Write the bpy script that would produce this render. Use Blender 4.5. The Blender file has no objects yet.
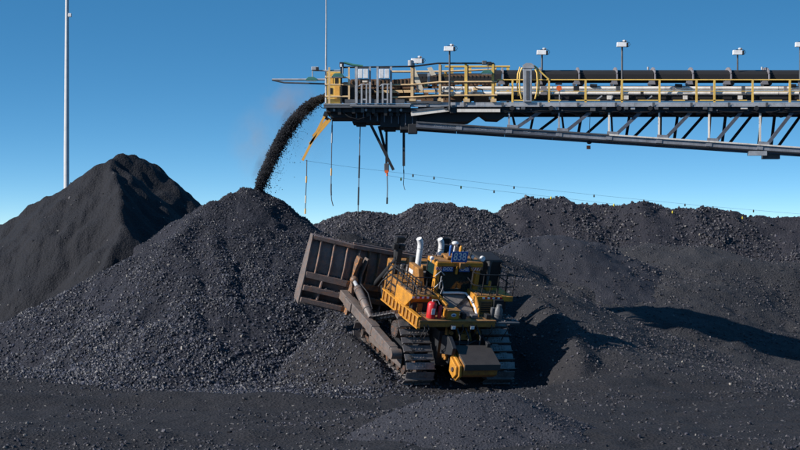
import bpy, math, random
import numpy as np
from mathutils import Vector, Matrix
from math import radians as RAD, sin, cos, pi

random.seed(7)
C = bpy.context.scene.collection
sc = bpy.context.scene

# ------------------------------------------------------------ camera, sky, sun
F_PX, CAM_H, CAM_D, PITCH = 1900.0, 6.0, 68.0, math.atan(4 / 1900)
cam_d = bpy.data.cameras.new('camera')
cam = bpy.data.objects.new('camera', cam_d)
C.objects.link(cam)
cam.location = (0, -CAM_D, CAM_H)
cam.rotation_euler = (pi / 2 - PITCH, 0, 0)
cam_d.sensor_width = 36
cam_d.lens = F_PX / 800 * 36
cam_d.clip_end = 6000
cam_d.dof.use_dof = False
sc.camera = cam

SUN_EL, SUN_V = RAD(30.5), Vector((-0.9272, -0.3746, 0))
world = bpy.data.worlds.new('World')
sc.world = world
world.use_nodes = True
nt = world.node_tree
nt.nodes.clear()
out = nt.nodes.new('ShaderNodeOutputWorld')
bg = nt.nodes.new('ShaderNodeBackground')
sky = nt.nodes.new('ShaderNodeTexSky')
sky.sky_type = 'NISHITA'
sky.sun_disc = False
sky.sun_elevation = SUN_EL
sky.sun_rotation = math.atan2(SUN_V.x, SUN_V.y)
sky.altitude = 0
sky.air_density = 1.0
sky.dust_density = 0.2
sky.ozone_density = 2.5
tcn = nt.nodes.new('ShaderNodeTexCoord')
mp = nt.nodes.new('ShaderNodeMapping')
mp.vector_type = 'POINT'
mp.inputs['Location'].default_value = (0, 0, 0.10)
mp.inputs['Scale'].default_value = (1, 1, 4.6)
nrm = nt.nodes.new('ShaderNodeVectorMath'); nrm.operation = 'NORMALIZE'
hs = nt.nodes.new('ShaderNodeHueSaturation')
hs.inputs['Saturation'].default_value = 1.30
hs.inputs['Hue'].default_value = 0.490
nt.links.new(tcn.outputs['Generated'], mp.inputs['Vector'])
nt.links.new(mp.outputs[0], nrm.inputs[0])
nt.links.new(nrm.outputs[0], sky.inputs[0])
nt.links.new(sky.outputs[0], hs.inputs['Color'])
nt.links.new(hs.outputs[0], bg.inputs['Color'])
bg.inputs['Strength'].default_value = 0.130
nt.links.new(bg.outputs[0], out.inputs['Surface'])

sun_d = bpy.data.lights.new('sun', 'SUN')
sun_d.energy = 5.0
sun_d.angle = RAD(0.5)
sun_d.color = (1.0, 0.94, 0.86)
sun = bpy.data.objects.new('sun', sun_d)
C.objects.link(sun)
sd = Vector((SUN_V.x * cos(SUN_EL), SUN_V.y * cos(SUN_EL), sin(SUN_EL)))
sun.rotation_euler = sd.to_track_quat('Z', 'Y').to_euler()
sc.view_settings.view_transform = 'Standard'
sc.view_settings.look = 'None'
sc.view_settings.gamma = 1
sc.view_settings.use_curve_mapping = False
sc.view_settings.exposure = 0.42

# ------------------------------------------------------------ where a sight line meets a depth
CP, SP = cos(PITCH), sin(PITCH)
def ray(px, py):
    a, b = (px - 400) / F_PX, -(py - 225) / F_PX
    return np.array([a, CP + b * SP, -SP + b * CP])
CAMP = np.array([0, -CAM_D, CAM_H])
def at(px, py, D):
    d = ray(px, py)
    return CAMP + d * (D / d[1])

# ------------------------------------------------------------ materials
def new_mat(name):
    m = bpy.data.materials.new(name)
    m.use_nodes = True
    n = m.node_tree.nodes
    b = n['Principled BSDF']
    return m, m.node_tree, b

def N(t, kind, **kw):
    n = t.nodes.new(kind)
    for k, v in kw.items():
        if k in n.inputs: n.inputs[k].default_value = v
        else: setattr(n, k, v)
    return n

def ramp(t, fac, stops):
    r = t.nodes.new('ShaderNodeValToRGB')
    els = r.color_ramp.elements
    while len(els) < len(stops): els.new(0.5)
    for e, (p, c) in zip(els, stops):
        e.position = p
        e.color = (*c, 1) if len(c) == 3 else c
    t.links.new(fac, r.inputs[0])
    return r.outputs[0]

def mix(t, fac, a, b):
    m = t.nodes.new('ShaderNodeMix'); m.data_type = 'RGBA'
    for s, v in ((0, fac), (6, a), (7, b)):
        if hasattr(v, 'links'): t.links.new(v, m.inputs[s])
        else: m.inputs[s].default_value = v if s == 0 else ((*v, 1) if len(v) == 3 else v)
    return m.outputs[2]

def coords(t, scale=(1, 1, 1)):
    tc = t.nodes.new('ShaderNodeTexCoord')
    mpn = t.nodes.new('ShaderNodeMapping')
    mpn.inputs['Scale'].default_value = scale
    t.links.new(tc.outputs['Object'], mpn.inputs[0])
    return mpn.outputs[0]

def painted(name, col, dirt=(0.035, 0.028, 0.025), amount=0.45, rough=0.5, metal=0.0, scale=2.5, rust=None, bump=0.0, streak=1.0):
    m, t, b = new_mat(name)
    co = coords(t, (scale, scale, scale * streak))
    n1 = N(t, 'ShaderNodeTexNoise', Scale=1.3, Detail=8.0, Roughness=0.68)
    t.links.new(co, n1.inputs['Vector'])
    n2 = N(t, 'ShaderNodeTexNoise', Scale=9.0, Detail=6.0, Roughness=0.7)
    t.links.new(co, n2.inputs['Vector'])
    f1 = ramp(t, n1.outputs[0], [(max(0.02, 0.62 - amount * 0.55), (0, 0, 0)), (0.80 - amount * 0.2, (1, 1, 1))])
    f2 = ramp(t, n2.outputs[0], [(0.48, (0, 0, 0)), (0.72, (1, 1, 1))])
    c = mix(t, f1, col, tuple(0.45 * col[i] + 0.55 * dirt[i] for i in range(3)))
    mm = N(t, 'ShaderNodeMath', operation='MULTIPLY'); t.links.new(f2, mm.inputs[0]); mm.inputs[1].default_value = 0.9 * amount + 0.1
    c = mix(t, mm.outputs[0], c, dirt)
    if rust:
        n3 = N(t, 'ShaderNodeTexNoise', Scale=2.3, Detail=9.0, Roughness=0.75)
        t.links.new(co, n3.inputs['Vector'])
        f3 = ramp(t, n3.outputs[0], [(0.50, (0, 0, 0)), (0.66, (1, 1, 1))])
        c = mix(t, f3, c, rust)
    t.links.new(c, b.inputs['Base Color'])
    rr = N(t, 'ShaderNodeMapRange'); t.links.new(n2.outputs[0], rr.inputs[0])
    rr.inputs[3].default_value = rough - 0.12; rr.inputs[4].default_value = rough + 0.2
    t.links.new(rr.outputs[0], b.inputs['Roughness'])
    b.inputs['Metallic'].default_value = metal
    if bump:
        bp = N(t, 'ShaderNodeBump', Strength=bump, Distance=0.02)
        t.links.new(n2.outputs[0], bp.inputs['Height']); t.links.new(bp.outputs[0], b.inputs['Normal'])
    return m

M = {}
M['yellow'] = painted('machine_yellow_dusty', (0.66, 0.285, 0.024), (0.05, 0.036, 0.025), 0.5, 0.42)
M['yellow_worn'] = painted('machine_yellow_worn', (0.46, 0.20, 0.03), (0.04, 0.03, 0.02), 0.6, 0.55, rust=(0.13, 0.06, 0.03))
M['deck_rust'] = painted('deck_tread_plate', (0.38, 0.19, 0.06), (0.05, 0.04, 0.03), 0.6, 0.6, rust=(0.20, 0.085, 0.035), bump=0.3)
M['blade'] = painted('blade_steel', (0.21, 0.16, 0.145), (0.05, 0.038, 0.034), 0.5, 0.42, metal=0.05, rust=(0.30, 0.15, 0.09), bump=0.3)
M['blade_rust'] = painted('blade_steel_rusted', (0.18, 0.12, 0.09), (0.04, 0.03, 0.027), 0.45, 0.5, metal=0.1, rust=(0.50, 0.20, 0.05), bump=0.3)
M['arm'] = painted('push_arm_steel', (0.17, 0.145, 0.135), (0.045, 0.036, 0.033), 0.55, 0.5, metal=0.1, rust=(0.20, 0.12, 0.085), bump=0.25)
M['steel_dark'] = painted('dark_steel', (0.011, 0.013, 0.018), (0.010, 0.010, 0.010), 0.4, 0.6, metal=0.0)  # near-black base also carries the shade under the boom deck in its colour
M['black'] = painted('black_paint', (0.010, 0.010, 0.012), (0.03, 0.028, 0.028), 0.35, 0.5)
M['shoe'] = painted('track_shoe_steel', (0.28, 0.26, 0.26), (0.035, 0.03, 0.028), 0.6, 0.36, metal=0.35, scale=5, bump=0.3)
M['hub'] = painted('hub_steel', (0.09, 0.075, 0.07), (0.03, 0.026, 0.025), 0.4, 0.5, metal=0.3, rust=(0.22, 0.09, 0.04))
M['grey_panel'] = painted('dusty_panel', (0.20, 0.18, 0.17), (0.05, 0.042, 0.038), 0.55, 0.55)
M['white'] = painted('white_paint', (0.78, 0.78, 0.78), (0.30, 0.28, 0.27), 0.3, 0.35)
M['red'] = painted('red_paint', (0.55, 0.015, 0.018), (0.12, 0.03, 0.03), 0.3, 0.35)
M['blue'] = painted('blue_sign', (0.012, 0.10, 0.38), (0.02, 0.05, 0.12), 0.3, 0.45)
M['orange'] = painted('orange_plastic', (0.75, 0.13, 0.02), (0.3, 0.08, 0.03), 0.2, 0.4)
M['amber'] = painted('amber_lens', (0.70, 0.30, 0.03), (0.3, 0.12, 0.03), 0.2, 0.25)
M['galv'] = painted('galvanised_steel', (0.42, 0.43, 0.45), (0.16, 0.15, 0.15), 0.35, 0.45, metal=0.2)
M['galv_dark'] = painted('weathered_grey_steel', (0.13, 0.135, 0.145), (0.045, 0.042, 0.042), 0.5, 0.5, metal=0.3)
M['pipe_white'] = painted('cream_stringer_paint', (0.78, 0.73, 0.66), (0.32, 0.25, 0.2), 0.3, 0.5, streak=0.2)
M['rail'] = painted('rail_yellow', (0.80, 0.52, 0.12), (0.35, 0.22, 0.1), 0.25, 0.45)
M['rail_tan'] = painted('sunbleached_rail_tan', (0.72, 0.50, 0.26), (0.3, 0.2, 0.12), 0.3, 0.5)
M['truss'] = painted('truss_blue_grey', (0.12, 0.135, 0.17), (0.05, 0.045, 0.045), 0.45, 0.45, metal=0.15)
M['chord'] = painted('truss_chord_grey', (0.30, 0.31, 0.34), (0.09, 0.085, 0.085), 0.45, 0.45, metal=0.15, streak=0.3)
M['cover'] = painted('belt_cover_black', (0.006, 0.006, 0.008), (0.014, 0.013, 0.013), 0.3, 0.8)
M['hoop'] = painted('cover_hoop_grey', (0.22, 0.21, 0.23), (0.09, 0.085, 0.085), 0.3, 0.6)
M['mesh_brown'] = painted('rusty_mesh_panel', (0.15, 0.085, 0.045), (0.05, 0.032, 0.022), 0.4, 0.7, rust=(0.26, 0.12, 0.05), scale=3)
M['green'] = painted('green_hood', (0.05, 0.20, 0.16), (0.05, 0.07, 0.06), 0.35, 0.45)
M['strip'] = painted('yellow_plastic_striker', (0.80, 0.42, 0.08), (0.40, 0.2, 0.06), 0.25, 0.45)
M['cream'] = painted('cream_chute_plate', (0.68, 0.62, 0.50), (0.3, 0.25, 0.2), 0.25, 0.5)
M['mast'] = painted('mast_pale_grey', (0.52, 0.53, 0.54), (0.35, 0.35, 0.35), 0.2, 0.45)
M['belt'] = painted('belt_rubber', (0.018, 0.017, 0.017), (0.04, 0.035, 0.03), 0.4, 0.7)
M['seat'] = painted('seat_fabric', (0.05, 0.03, 0.03), (0.02, 0.02, 0.02), 0.3, 0.8)
M['ball_dark'] = painted('marker_ball_dark', (0.03, 0.03, 0.02), (0.02, 0.02, 0.02), 0.3, 0.6)
M['ball_yellow'] = painted('marker_ball_yellow', (0.75, 0.62, 0.05), (0.4, 0.3, 0.05), 0.2, 0.5)
mg, t, b = new_mat('cab_glass')
b.inputs['Base Color'].default_value = (0.04, 0.10, 0.10, 1)
b.inputs['Roughness'].default_value = 0.06
b.inputs['Transmission Weight'].default_value = 0.75
b.inputs['IOR'].default_value = 1.45
M['glass'] = mg
ml, t, b = new_mat('lamp_lens')
b.inputs['Base Color'].default_value = (0.75, 0.78, 0.8, 1)
b.inputs['Roughness'].default_value = 0.12
M['lens'] = ml

# ------------------------------------------------------------ coal materials
def cool(c): return (c[0] * 0.82, c[1] * 0.84, c[2] * 1.08)
def coal_ground(name, c0, c1, c2, grain=14.0, bump=0.5, speck=0.012, streak=None, rough=0.85):
    c0, c1, c2 = cool(c0), cool(c1), cool(c2)
    m, t, b = new_mat(name)
    co = coords(t)
    big = N(t, 'ShaderNodeTexNoise', Scale=0.22, Detail=6.0, Roughness=0.6); t.links.new(co, big.inputs['Vector'])
    mid = N(t, 'ShaderNodeTexNoise', Scale=1.7, Detail=7.0, Roughness=0.65); t.links.new(co, mid.inputs['Vector'])
    fine = N(t, 'ShaderNodeTexNoise', Scale=grain, Detail=5.0, Roughness=0.7); t.links.new(co, fine.inputs['Vector'])
    vor = N(t, 'ShaderNodeTexVoronoi', Scale=grain * 0.9); t.links.new(co, vor.inputs['Vector'])
    c = mix(t, ramp(t, big.outputs[0], [(0.38, (0, 0, 0)), (0.62, (1, 1, 1))]), c0, c1)
    c = mix(t, ramp(t, mid.outputs[0], [(0.45, (0, 0, 0)), (0.70, (0.7, 0.7, 0.7))]), c, c2)
    c = mix(t, ramp(t, fine.outputs[0], [(0.40, (0.65, 0.65, 0.65)), (0.60, (0, 0, 0))]), c, tuple(v * 0.45 for v in c0))
    # a few pale grains of stone among the coal
    v2 = N(t, 'ShaderNodeTexVoronoi', Scale=grain * 0.75); t.links.new(co, v2.inputs['Vector'])
    sep = N(t, 'ShaderNodeSeparateColor'); t.links.new(v2.outputs['Color'], sep.inputs[0])
    g1 = N(t, 'ShaderNodeMath', operation='LESS_THAN'); t.links.new(sep.outputs[0], g1.inputs[0]); g1.inputs[1].default_value = speck
    g2 = N(t, 'ShaderNodeMath', operation='LESS_THAN'); t.links.new(v2.outputs['Distance'], g2.inputs[0]); g2.inputs[1].default_value = 0.38
    g3 = N(t, 'ShaderNodeMath', operation='MULTIPLY'); t.links.new(g1.outputs[0], g3.inputs[0]); t.links.new(g2.outputs[0], g3.inputs[1])
    c = mix(t, g3.outputs[0], c, (0.16, 0.15, 0.14))
    t.links.new(c, b.inputs['Base Color'])
    b.inputs['Roughness'].default_value = rough
    b.inputs['Specular IOR Level'].default_value = 0.35
    h = N(t, 'ShaderNodeMath', operation='ADD'); t.links.new(fine.outputs[0], h.inputs[0]); t.links.new(mid.outputs[0], h.inputs[1])
    if streak:
        co2 = coords(t, streak)
        sn = N(t, 'ShaderNodeTexNoise', Scale=1.0, Detail=6.0, Roughness=0.6); t.links.new(co2, sn.inputs['Vector'])
        h2 = N(t, 'ShaderNodeMath', operation='MULTIPLY_ADD'); t.links.new(sn.outputs[0], h2.inputs[0]); h2.inputs[1].default_value = 2.5
        t.links.new(h.outputs[0], h2.inputs[2]); h = h2
    bp = N(t, 'ShaderNodeBump', Strength=bump, Distance=0.10)
    t.links.new(h.outputs[0], bp.inputs['Height'])
    bp2 = N(t, 'ShaderNodeBump', Strength=bump, Distance=0.05)
    t.links.new(vor.outputs['Distance'], bp2.inputs['Height']); t.links.new(bp.outputs[0], bp2.inputs['Normal'])
    t.links.new(bp2.outputs[0], b.inputs['Normal'])
    return m

M['ground'] = coal_ground('coal_dust_ground', (0.020, 0.0188, 0.0178), (0.027, 0.0248, 0.0228), (0.031, 0.0292, 0.0275), 12, 0.6)
# ground colour turns paler and greyer towards the right and the back
t = M['ground'].node_tree; b = t.nodes['Principled BSDF']
old = b.inputs['Base Color'].links[0].from_socket
sx_ = t.nodes.new('ShaderNodeSeparateXYZ'); t.links.new(coords(t), sx_.inputs[0])
wn = N(t, 'ShaderNodeTexNoise', Scale=0.35, Detail=5.0); t.links.new(coords(t), wn.inputs['Vector'])
ad = N(t, 'ShaderNodeMath', operation='MULTIPLY_ADD'); t.links.new(wn.outputs[0], ad.inputs[0]); ad.inputs[1].default_value = 10.0; t.links.new(sx_.outputs[1], ad.inputs[2])
f1 = N(t, 'ShaderNodeMapRange'); t.links.new(ad.outputs[0], f1.inputs[0]); f1.inputs[1].default_value = 4.0; f1.inputs[2].default_value = 8.0
f2 = N(t, 'ShaderNodeMapRange'); t.links.new(sx_.outputs[0], f2.inputs[0]); f2.inputs[1].default_value = 4.5; f2.inputs[2].default_value = 7.5
fm = N(t, 'ShaderNodeMath', operation='MULTIPLY'); t.links.new(f1.outputs[0], fm.inputs[0]); t.links.new(f2.outputs[0], fm.inputs[1])
fine_n = N(t, 'ShaderNodeTexNoise', Scale=9.0, Detail=6.0, Roughness=0.7); t.links.new(coords(t), fine_n.inputs['Vector'])
pale = ramp(t, fine_n.outputs[0], [(0.35, (0.018, 0.018, 0.021)), (0.6, (0.038, 0.037, 0.041))])
t.links.new(mix(t, fm.outputs[0], old, pale), b.inputs['Base Color'])
M['pile_lump'] = coal_ground('coarse_coal', (0.020, 0.021, 0.025), (0.026, 0.027, 0.032), (0.034, 0.034, 0.038), 9, 0.8)
M['pile_fine'] = coal_ground('fine_coal', (0.012, 0.0125, 0.014), (0.016, 0.016, 0.017), (0.019, 0.019, 0.0195), 12, 0.6, 0.002, (2.2, 0.5, 0.35))
M['heap'] = coal_ground('pale_gravelly_coal', (0.033, 0.0335, 0.035), (0.043, 0.0425, 0.043), (0.054, 0.053, 0.053), 16, 0.5)
M['bank'] = coal_ground('bank_coal', (0.024, 0.024, 0.027), (0.034, 0.031, 0.032), (0.042, 0.038, 0.038), 10, 0.6)

def lump_mat(name, stops, rough=0.42):
    m, t, b = new_mat(name)
    oi = t.nodes.new('ShaderNodeObjectInfo')
    c = ramp(t, oi.outputs['Random'], [(p, cool(c) if c[0] < 0.1 else c) for p, c in stops])
    r = t.nodes[-1]
    for n in t.nodes:
        if n.type == 'VALTORGB': n.color_ramp.interpolation = 'CONSTANT'
    co = coords(t)
    nz = N(t, 'ShaderNodeTexNoise', Scale=1.2, Detail=3.0); t.links.new(co, nz.inputs['Vector'])
    c = mix(t, ramp(t, nz.outputs[0], [(0.4, (0, 0, 0)), (0.7, (0.5, 0.5, 0.5))]), c, (0.02, 0.02, 0.023))
    t.links.new(c, b.inputs['Base Color'])
    b.inputs['Roughness'].default_value = rough
    b.inputs['Specular IOR Level'].default_value = 0.5
    return m
M['lump'] = lump_mat('coal_lump', [(0, (0.014, 0.015, 0.018)), (0.25, (0.024, 0.025, 0.030)), (0.5, (0.034, 0.035, 0.041)),
    (0.75, (0.050, 0.051, 0.058)), (0.93, (0.075, 0.074, 0.08)), (0.985, (0.16, 0.15, 0.145)), (0.996, (0.32, 0.29, 0.26))], 0.52)
M['lump_dull'] = lump_mat('coal_lump_dusty', [(0, (0.016, 0.015, 0.017)), (0.25, (0.028, 0.026, 0.028)), (0.5, (0.040, 0.037, 0.038)),
    (0.75, (0.056, 0.051, 0.052)), (0.90, (0.085, 0.078, 0.076)), (0.975, (0.14, 0.13, 0.125)), (0.994, (0.28, 0.25, 0.21))], 0.6)

# ------------------------------------------------------------ mesh helpers
class MB:
    def __init__(s): s.v = []; s.f = []; s.sm = []
    def add(s, vs, fs, smooth=False):
        o = len(s.v); s.v += [tuple(map(float, v)) for v in vs]
        s.f += [tuple(i + o for i in f) for f in fs]; s.sm += [smooth] * len(fs)
        return s
    def box(s, lo, hi):
        (a, b, c), (d, e, f) = lo, hi
        vs = [(a, b, c), (d, b, c), (d, e, c), (a, e, c), (a, b, f), (d, b, f), (d, e, f), (a, e, f)]
        return s.add(vs, [(0, 3, 2, 1), (4, 5, 6, 7), (0, 1, 5, 4), (1, 2, 6, 5), (2, 3, 7, 6), (3, 0, 4, 7)])
    def bar(s, p, q, w, h, up=(0, 0, 1)):
        p, q = Vector(p), Vector(q); d = (q - p).normalized(); u = Vector(up)
        if abs(d.dot(u)) > 0.98: u = Vector((0, 1, 0))
        x = d.cross(u).normalized(); z = x.cross(d).normalized()
        vs = []
        for c in (p, q):
            for a, b in ((-1, -1), (1, -1), (1, 1), (-1, 1)): vs.append(c + x * (a * w / 2) + z * (b * h / 2))
        return s.add(vs, [(3, 2, 1, 0), (4, 5, 6, 7), (0, 1, 5, 4), (1, 2, 6, 5), (2, 3, 7, 6), (3, 0, 4, 7)])
    def tube(s, pts, r, n=8, caps=True):
        pts = [Vector(p) for p in pts]; rs = r if isinstance(r, (list, tuple)) else [r] * len(pts)
        vs = []; fs = []; prev = None
        for i, p in enumerate(pts):
            d = (pts[min(i + 1, len(pts) - 1)] - pts[max(i - 1, 0)]).normalized()
            if prev is None:
                u = Vector((0, 0, 1)) if abs(d.z) < 0.9 else Vector((1, 0, 0))
                x = d.cross(u).normalized()
            else:
                x = (prev - d * prev.dot(d)).normalized()
            prev = x; y = d.cross(x)
            for k in range(n):
                a = 2 * pi * k / n; vs.append(p + x * (cos(a) * rs[i]) + y * (sin(a) * rs[i]))
        for i in range(len(pts) - 1):
            for k in range(n):
                fs.append((i * n + k, i * n + (k + 1) % n, (i + 1) * n + (k + 1) % n, (i + 1) * n + k))
        s.add(vs, fs, True)
        if caps:
            s.add(vs[:n], [tuple(range(n - 1, -1, -1))]); s.add(vs[-n:], [tuple(range(n))])
        return s
    def prism(s, poly, d):                       # polygon points (3D) swept along d
        n = len(poly); d = Vector(d); P = [Vector(p) for p in poly]
        nn = Vector((0, 0, 0))
        for i in range(n): nn += P[i].cross(P[(i + 1) % n])
        if nn.dot(d) > 0: P.reverse()
        vs = P + [p + d for p in P]
        return s.add(vs, [tuple(range(n)), tuple(range(2 * n - 1, n - 1, -1))] + [(i + n, i + n + 0, 0, 0)[:0] or (i, i + n, (i + 1) % n + n, (i + 1) % n) for i in range(n)])
    def ball(s, c, r, n=8, sq=(1, 1, 1)):
        vs = []; fs = []; m = n // 2
        for i in range(m + 1):
            th = pi * i / m
            for k in range(n):
                a = 2 * pi * k / n
                vs.append((c[0] + r * sq[0] * sin(th) * cos(a), c[1] + r * sq[1] * sin(th) * sin(a), c[2] + r * sq[2] * cos(th)))
        for i in range(m):
            for k in range(n): fs.append((i * n + k, (i + 1) * n + k, (i + 1) * n + (k + 1) % n, i * n + (k + 1) % n))
        return s.add(vs, fs, True)
    def build(s, name, mat, parent=None, loc=(0, 0, 0), bevel=0.0, mesh=None):
        me = bpy.data.meshes.new(name)
        me.from_pydata(s.v, [], s.f)
        me.polygons.foreach_set('use_smooth', s.sm)
        me.materials.append(mat); me.update()
        o = bpy.data.objects.new(name, me); C.objects.link(o)
        o.location = loc
        if parent: o.parent = parent
        if bevel:
            bm = o.modifiers.new('bevel', 'BEVEL'); bm.width = bevel; bm.segments = 2; bm.limit_method = 'ANGLE'
        return o

def share(o, parent, loc=None, rot=None, name=None):
    c = o.copy(); C.objects.link(c); c.parent = parent
    if loc is not None: c.location = loc
    if rot is not None: c.rotation_euler = rot
    return c

def tag(o, label=None, cat=None, group=None, kind=None):
    if label: o['label'] = label
    if cat: o['category'] = cat
    if group: o['group'] = group
    if kind: o['kind'] = kind
    return o

def empty(name, loc=(0, 0, 0)):
    o = bpy.data.objects.new(name, None); C.objects.link(o); o.location = loc; o.empty_display_size = 0.3
    return o

# ------------------------------------------------------------ terrain
def vnoise(x, y, seed):
    xi = np.floor(x).astype(np.int64); yi = np.floor(y).astype(np.int64)
    fx, fy = x - xi, y - yi
    fx = fx * fx * (3 - 2 * fx); fy = fy * fy * (3 - 2 * fy)
    def h(a, b):
        n = (a * 374761393 + b * 668265263 + seed * 982451653) & 0xFFFFFFFF
        n = ((n ^ (n >> 13)) * 1274126177) & 0xFFFFFFFF
        n = n ^ (n >> 16)
        return (n & 0xFFFF) / 65535.0
    return (h(xi, yi) * (1 - fx) + h(xi + 1, yi) * fx) * (1 - fy) + (h(xi, yi + 1) * (1 - fx) + h(xi + 1, yi + 1) * fx) * fy
def fbm(x, y, sc_, octv, seed, gain=0.5):
    r = 0; a = 1; tot = 0
    for i in range(octv):
        r = r + a * (vnoise(x / sc_ + 17.3 * i, y / sc_ - 9.1 * i, seed + i) - 0.5); tot += a
        a *= gain; sc_ *= 0.5
    return r / tot * 2

# bulldozer pose
def rot_m(yaw, pitch, roll):
    return (Matrix.Rotation(RAD(yaw), 3, 'Z') @ Matrix.Rotation(RAD(pitch), 3, 'X') @ Matrix.Rotation(RAD(roll), 3, 'Y'))
DR = rot_m(24, 16, 1.5)
DRN = np.array(DR)
DO = at(460, 388, 67.6)
def dz(l): return DRN @ np.array(l, float) + DO
def loc(px, py, axis, val):
    d = DRN.T @ ray(px, py); o = DRN.T @ (CAMP - DO)
    return Vector(o + (val - o[axis]) / d[axis] * d)

def atz(px, py, z):
    d = ray(px, py); return CAMP + d * ((z - CAM_H) / d[2])
ctrl = [atz(*p) for p in [
    (-200, 452, 0), (0, 452, 0), (200, 452, 0), (400, 452, 0.05), (600, 450, 0.05), (800, 450, 0.0), (1000, 450, 0.0),
    (-200, 392, 0), (0, 392, 0), (120, 391, 0), (250, 390, 0), (330, 389, 0.05),
    (-200, 350, 0.2), (0, 350, 0.2), (100, 345, 0.2), (150, 330, 0.3)]]
ctrl += [at(*p) for p in [
    (370, 372, 69.3), (345, 355, 71), (380, 388, 66.5), (420, 394, 65.5), (500, 391, 66),
    (530, 382, 68.2), (542, 374, 69.0), (520, 352, 71.5), (512, 335, 73.5), (535, 352, 70.8),
    (517, 283, 78), (545, 285, 77), (500, 262, 90), (540, 310, 74.5), (578, 322, 73.5), (602, 350, 70), (610, 378, 66), (615, 410, 59), (610, 322, 76),
    (655, 310, 89), (612, 300, 90), (572, 300, 86), (700, 285, 93), (700, 245, 101), (600, 262, 98), (560, 242, 102), (800, 353, 88), (800, 305, 95), (800, 255, 99.5),
    (650, 350, 74), (700, 390, 66), (800, 400, 64.5), (950, 355, 88), (950, 300, 96), (950, 255, 100), (420, 270, 88)]]
ctrl += [np.array(p, float) for p in [(-8, 30, 2.0), (2, 32, 3.0), (10, 36, 3.6), (20, 34, 4.0)]]
ctrl += [dz((x, y, 0)) for x in (-1.6, 1.6) for y in (0.2, 2.4, 4.6)] + [dz((0, 7.2, 0.5)), dz((-3, 6.5, -0.9)), dz((3.5, 6.5, 0.6))]
ctrl += [np.array(p, float) for p in [(-25, -30, 0), (0, -30, 0), (25, -30, 0), (-30, 45, 0), (-10, 48, 1), (12, 48, 2.5), (30, 48, 2.5), (-34, 10, 0), (38, 10, 0)]]
ctrl = np.array(ctrl)
def tps_fit(P, lam=0.3):
    n = len(P); d = np.linalg.norm(P[:, None, :2] - P[None, :, :2], axis=2)
    K = np.where(d > 0, d * d * np.log(d + 1e-9), 0) + lam * np.eye(n)
    Q = np.c_[np.ones(n), P[:, :2]]
    A = np.block([[K, Q], [Q.T, np.zeros((3, 3))]])
    return np.linalg.solve(A, np.r_[P[:, 2], 0, 0, 0])
TW = tps_fit(ctrl)
def tps(x, y):
    r = TW[-3] + TW[-2] * x + TW[-1] * y
    for i, p in enumerate(ctrl):
        d2 = (x - p[0]) ** 2 + (y - p[1]) ** 2
        r = r + TW[i] * 0.5 * d2 * np.log(d2 + 1e-9)
    return r
def polydist(x, y, pts, slope, soft=0.25):
    """height of a tipped ridge: highest of crest height minus slope times distance"""
    best = np.full(x.shape, -1e3)
    for (ax, ay, az), (bx, by, bz) in zip(pts[:-1], pts[1:]):
        dx, dy = bx - ax, by - ay
        t = np.clip(((x - ax) * dx + (y - ay) * dy) / (dx * dx + dy * dy + 1e-9), 0, 1)
        d = np.sqrt((x - ax - t * dx) ** 2 + (y - ay - t * dy) ** 2)
        best = np.maximum(best, az + t * (bz - az) - slope * (np.sqrt(d * d + soft * soft) - soft))
    return best
def smax(a, b, k): return 0.5 * (a + b + np.sqrt((a - b) ** 2 + k * k))

berm_front = [atz(*p) for p in [(1000, 452, 0.1), (700, 440, 0.15), (570, 432, 0.2), (530, 420, 0.2), (500, 416, 0.2), (460, 416, 0.2), (430, 416, 0.25), (390, 418, 0.45), (320, 426, 0.25), (200, 430, 0.25), (0, 434, 0.25), (-200, 436, 0.2)]]
berm_left = [atz(*p) for p in [(350, 402, 0.15), (260, 397, 0.2), (120, 396, 0.2), (0, 398, 0.2), (-200, 400, 0.2)]]
berm_right = [at(*p) for p in [(517, 283, 78), (536, 297, 75), (556, 314, 71.8), (572, 335, 69.7), (582, 356, 68), (582, 377, 66.3)]]
spill = [dz(p) for p in [(-2.55, 0.2, 0.0), (-2.6, 1.2, 0.30), (-2.55, 3.0, 0.42), (-2.7, 4.6, 0.55), (-2.9, 5.6, 0.45)]]
def ground_h(x, y):
    z = tps(x, y)
    w = np.clip((np.maximum(np.abs(x) - 30, np.maximum(-y - 24, y - 42))) / 15, 0, 1)
    z = z * (1 - w) + np.minimum(z, 0.0) * 0
    inside = 1 - w
    z = smax(z, polydist(x, y, berm_front, 0.30, 0.7), 0.12) * inside + z * (1 - inside)
    z = smax(z, polydist(x, y, berm_left, 0.30, 0.5), 0.08) * inside + z * (1 - inside)
    z = smax(z, polydist(x, y, berm_right, 0.85, 0.25), 0.1) * inside + z * (1 - inside)
    # dozer footprint stays level under the tracks
    lx = (x - DO[0]) * cos(RAD(24)) + (y - DO[1]) * sin(RAD(24)); ly = -(x - DO[0]) * sin(RAD(24)) + (y - DO[1]) * cos(RAD(24))
    foot = np.clip(1 - np.maximum(np.maximum(np.abs(lx) - 2.4, 0), np.maximum(np.abs(ly - 2.3) - 3.0, 0)) / 1.0, 0, 1)
    foot = foot * foot * (3 - 2 * foot)
    plane = DO[2] + ly * math.tan(RAD(16)) - lx * math.tan(RAD(1.5)) + 0.03
    nz = (fbm(x, y, 5.0, 3, 3) * 0.22 + fbm(x, y, 1.3, 4, 11) * 0.14 + fbm(x, y, 0.35, 2, 31) * 0.035) * inside
    back = np.clip((y - 6) / 12, 0, 1) * inside
    nz = nz + back * (fbm(x, y, 4.0, 4, 41) * 0.55)
    z = z + nz * (1 - foot * 0.85)
    z = z * (1 - foot) + plane * foot + nz * foot * 0.1
    z = smax(z, polydist(x, y, spill, 0.9, 0.12) + nz * 0.5, 0.05) * inside + z * (1 - inside)
    return z

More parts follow.
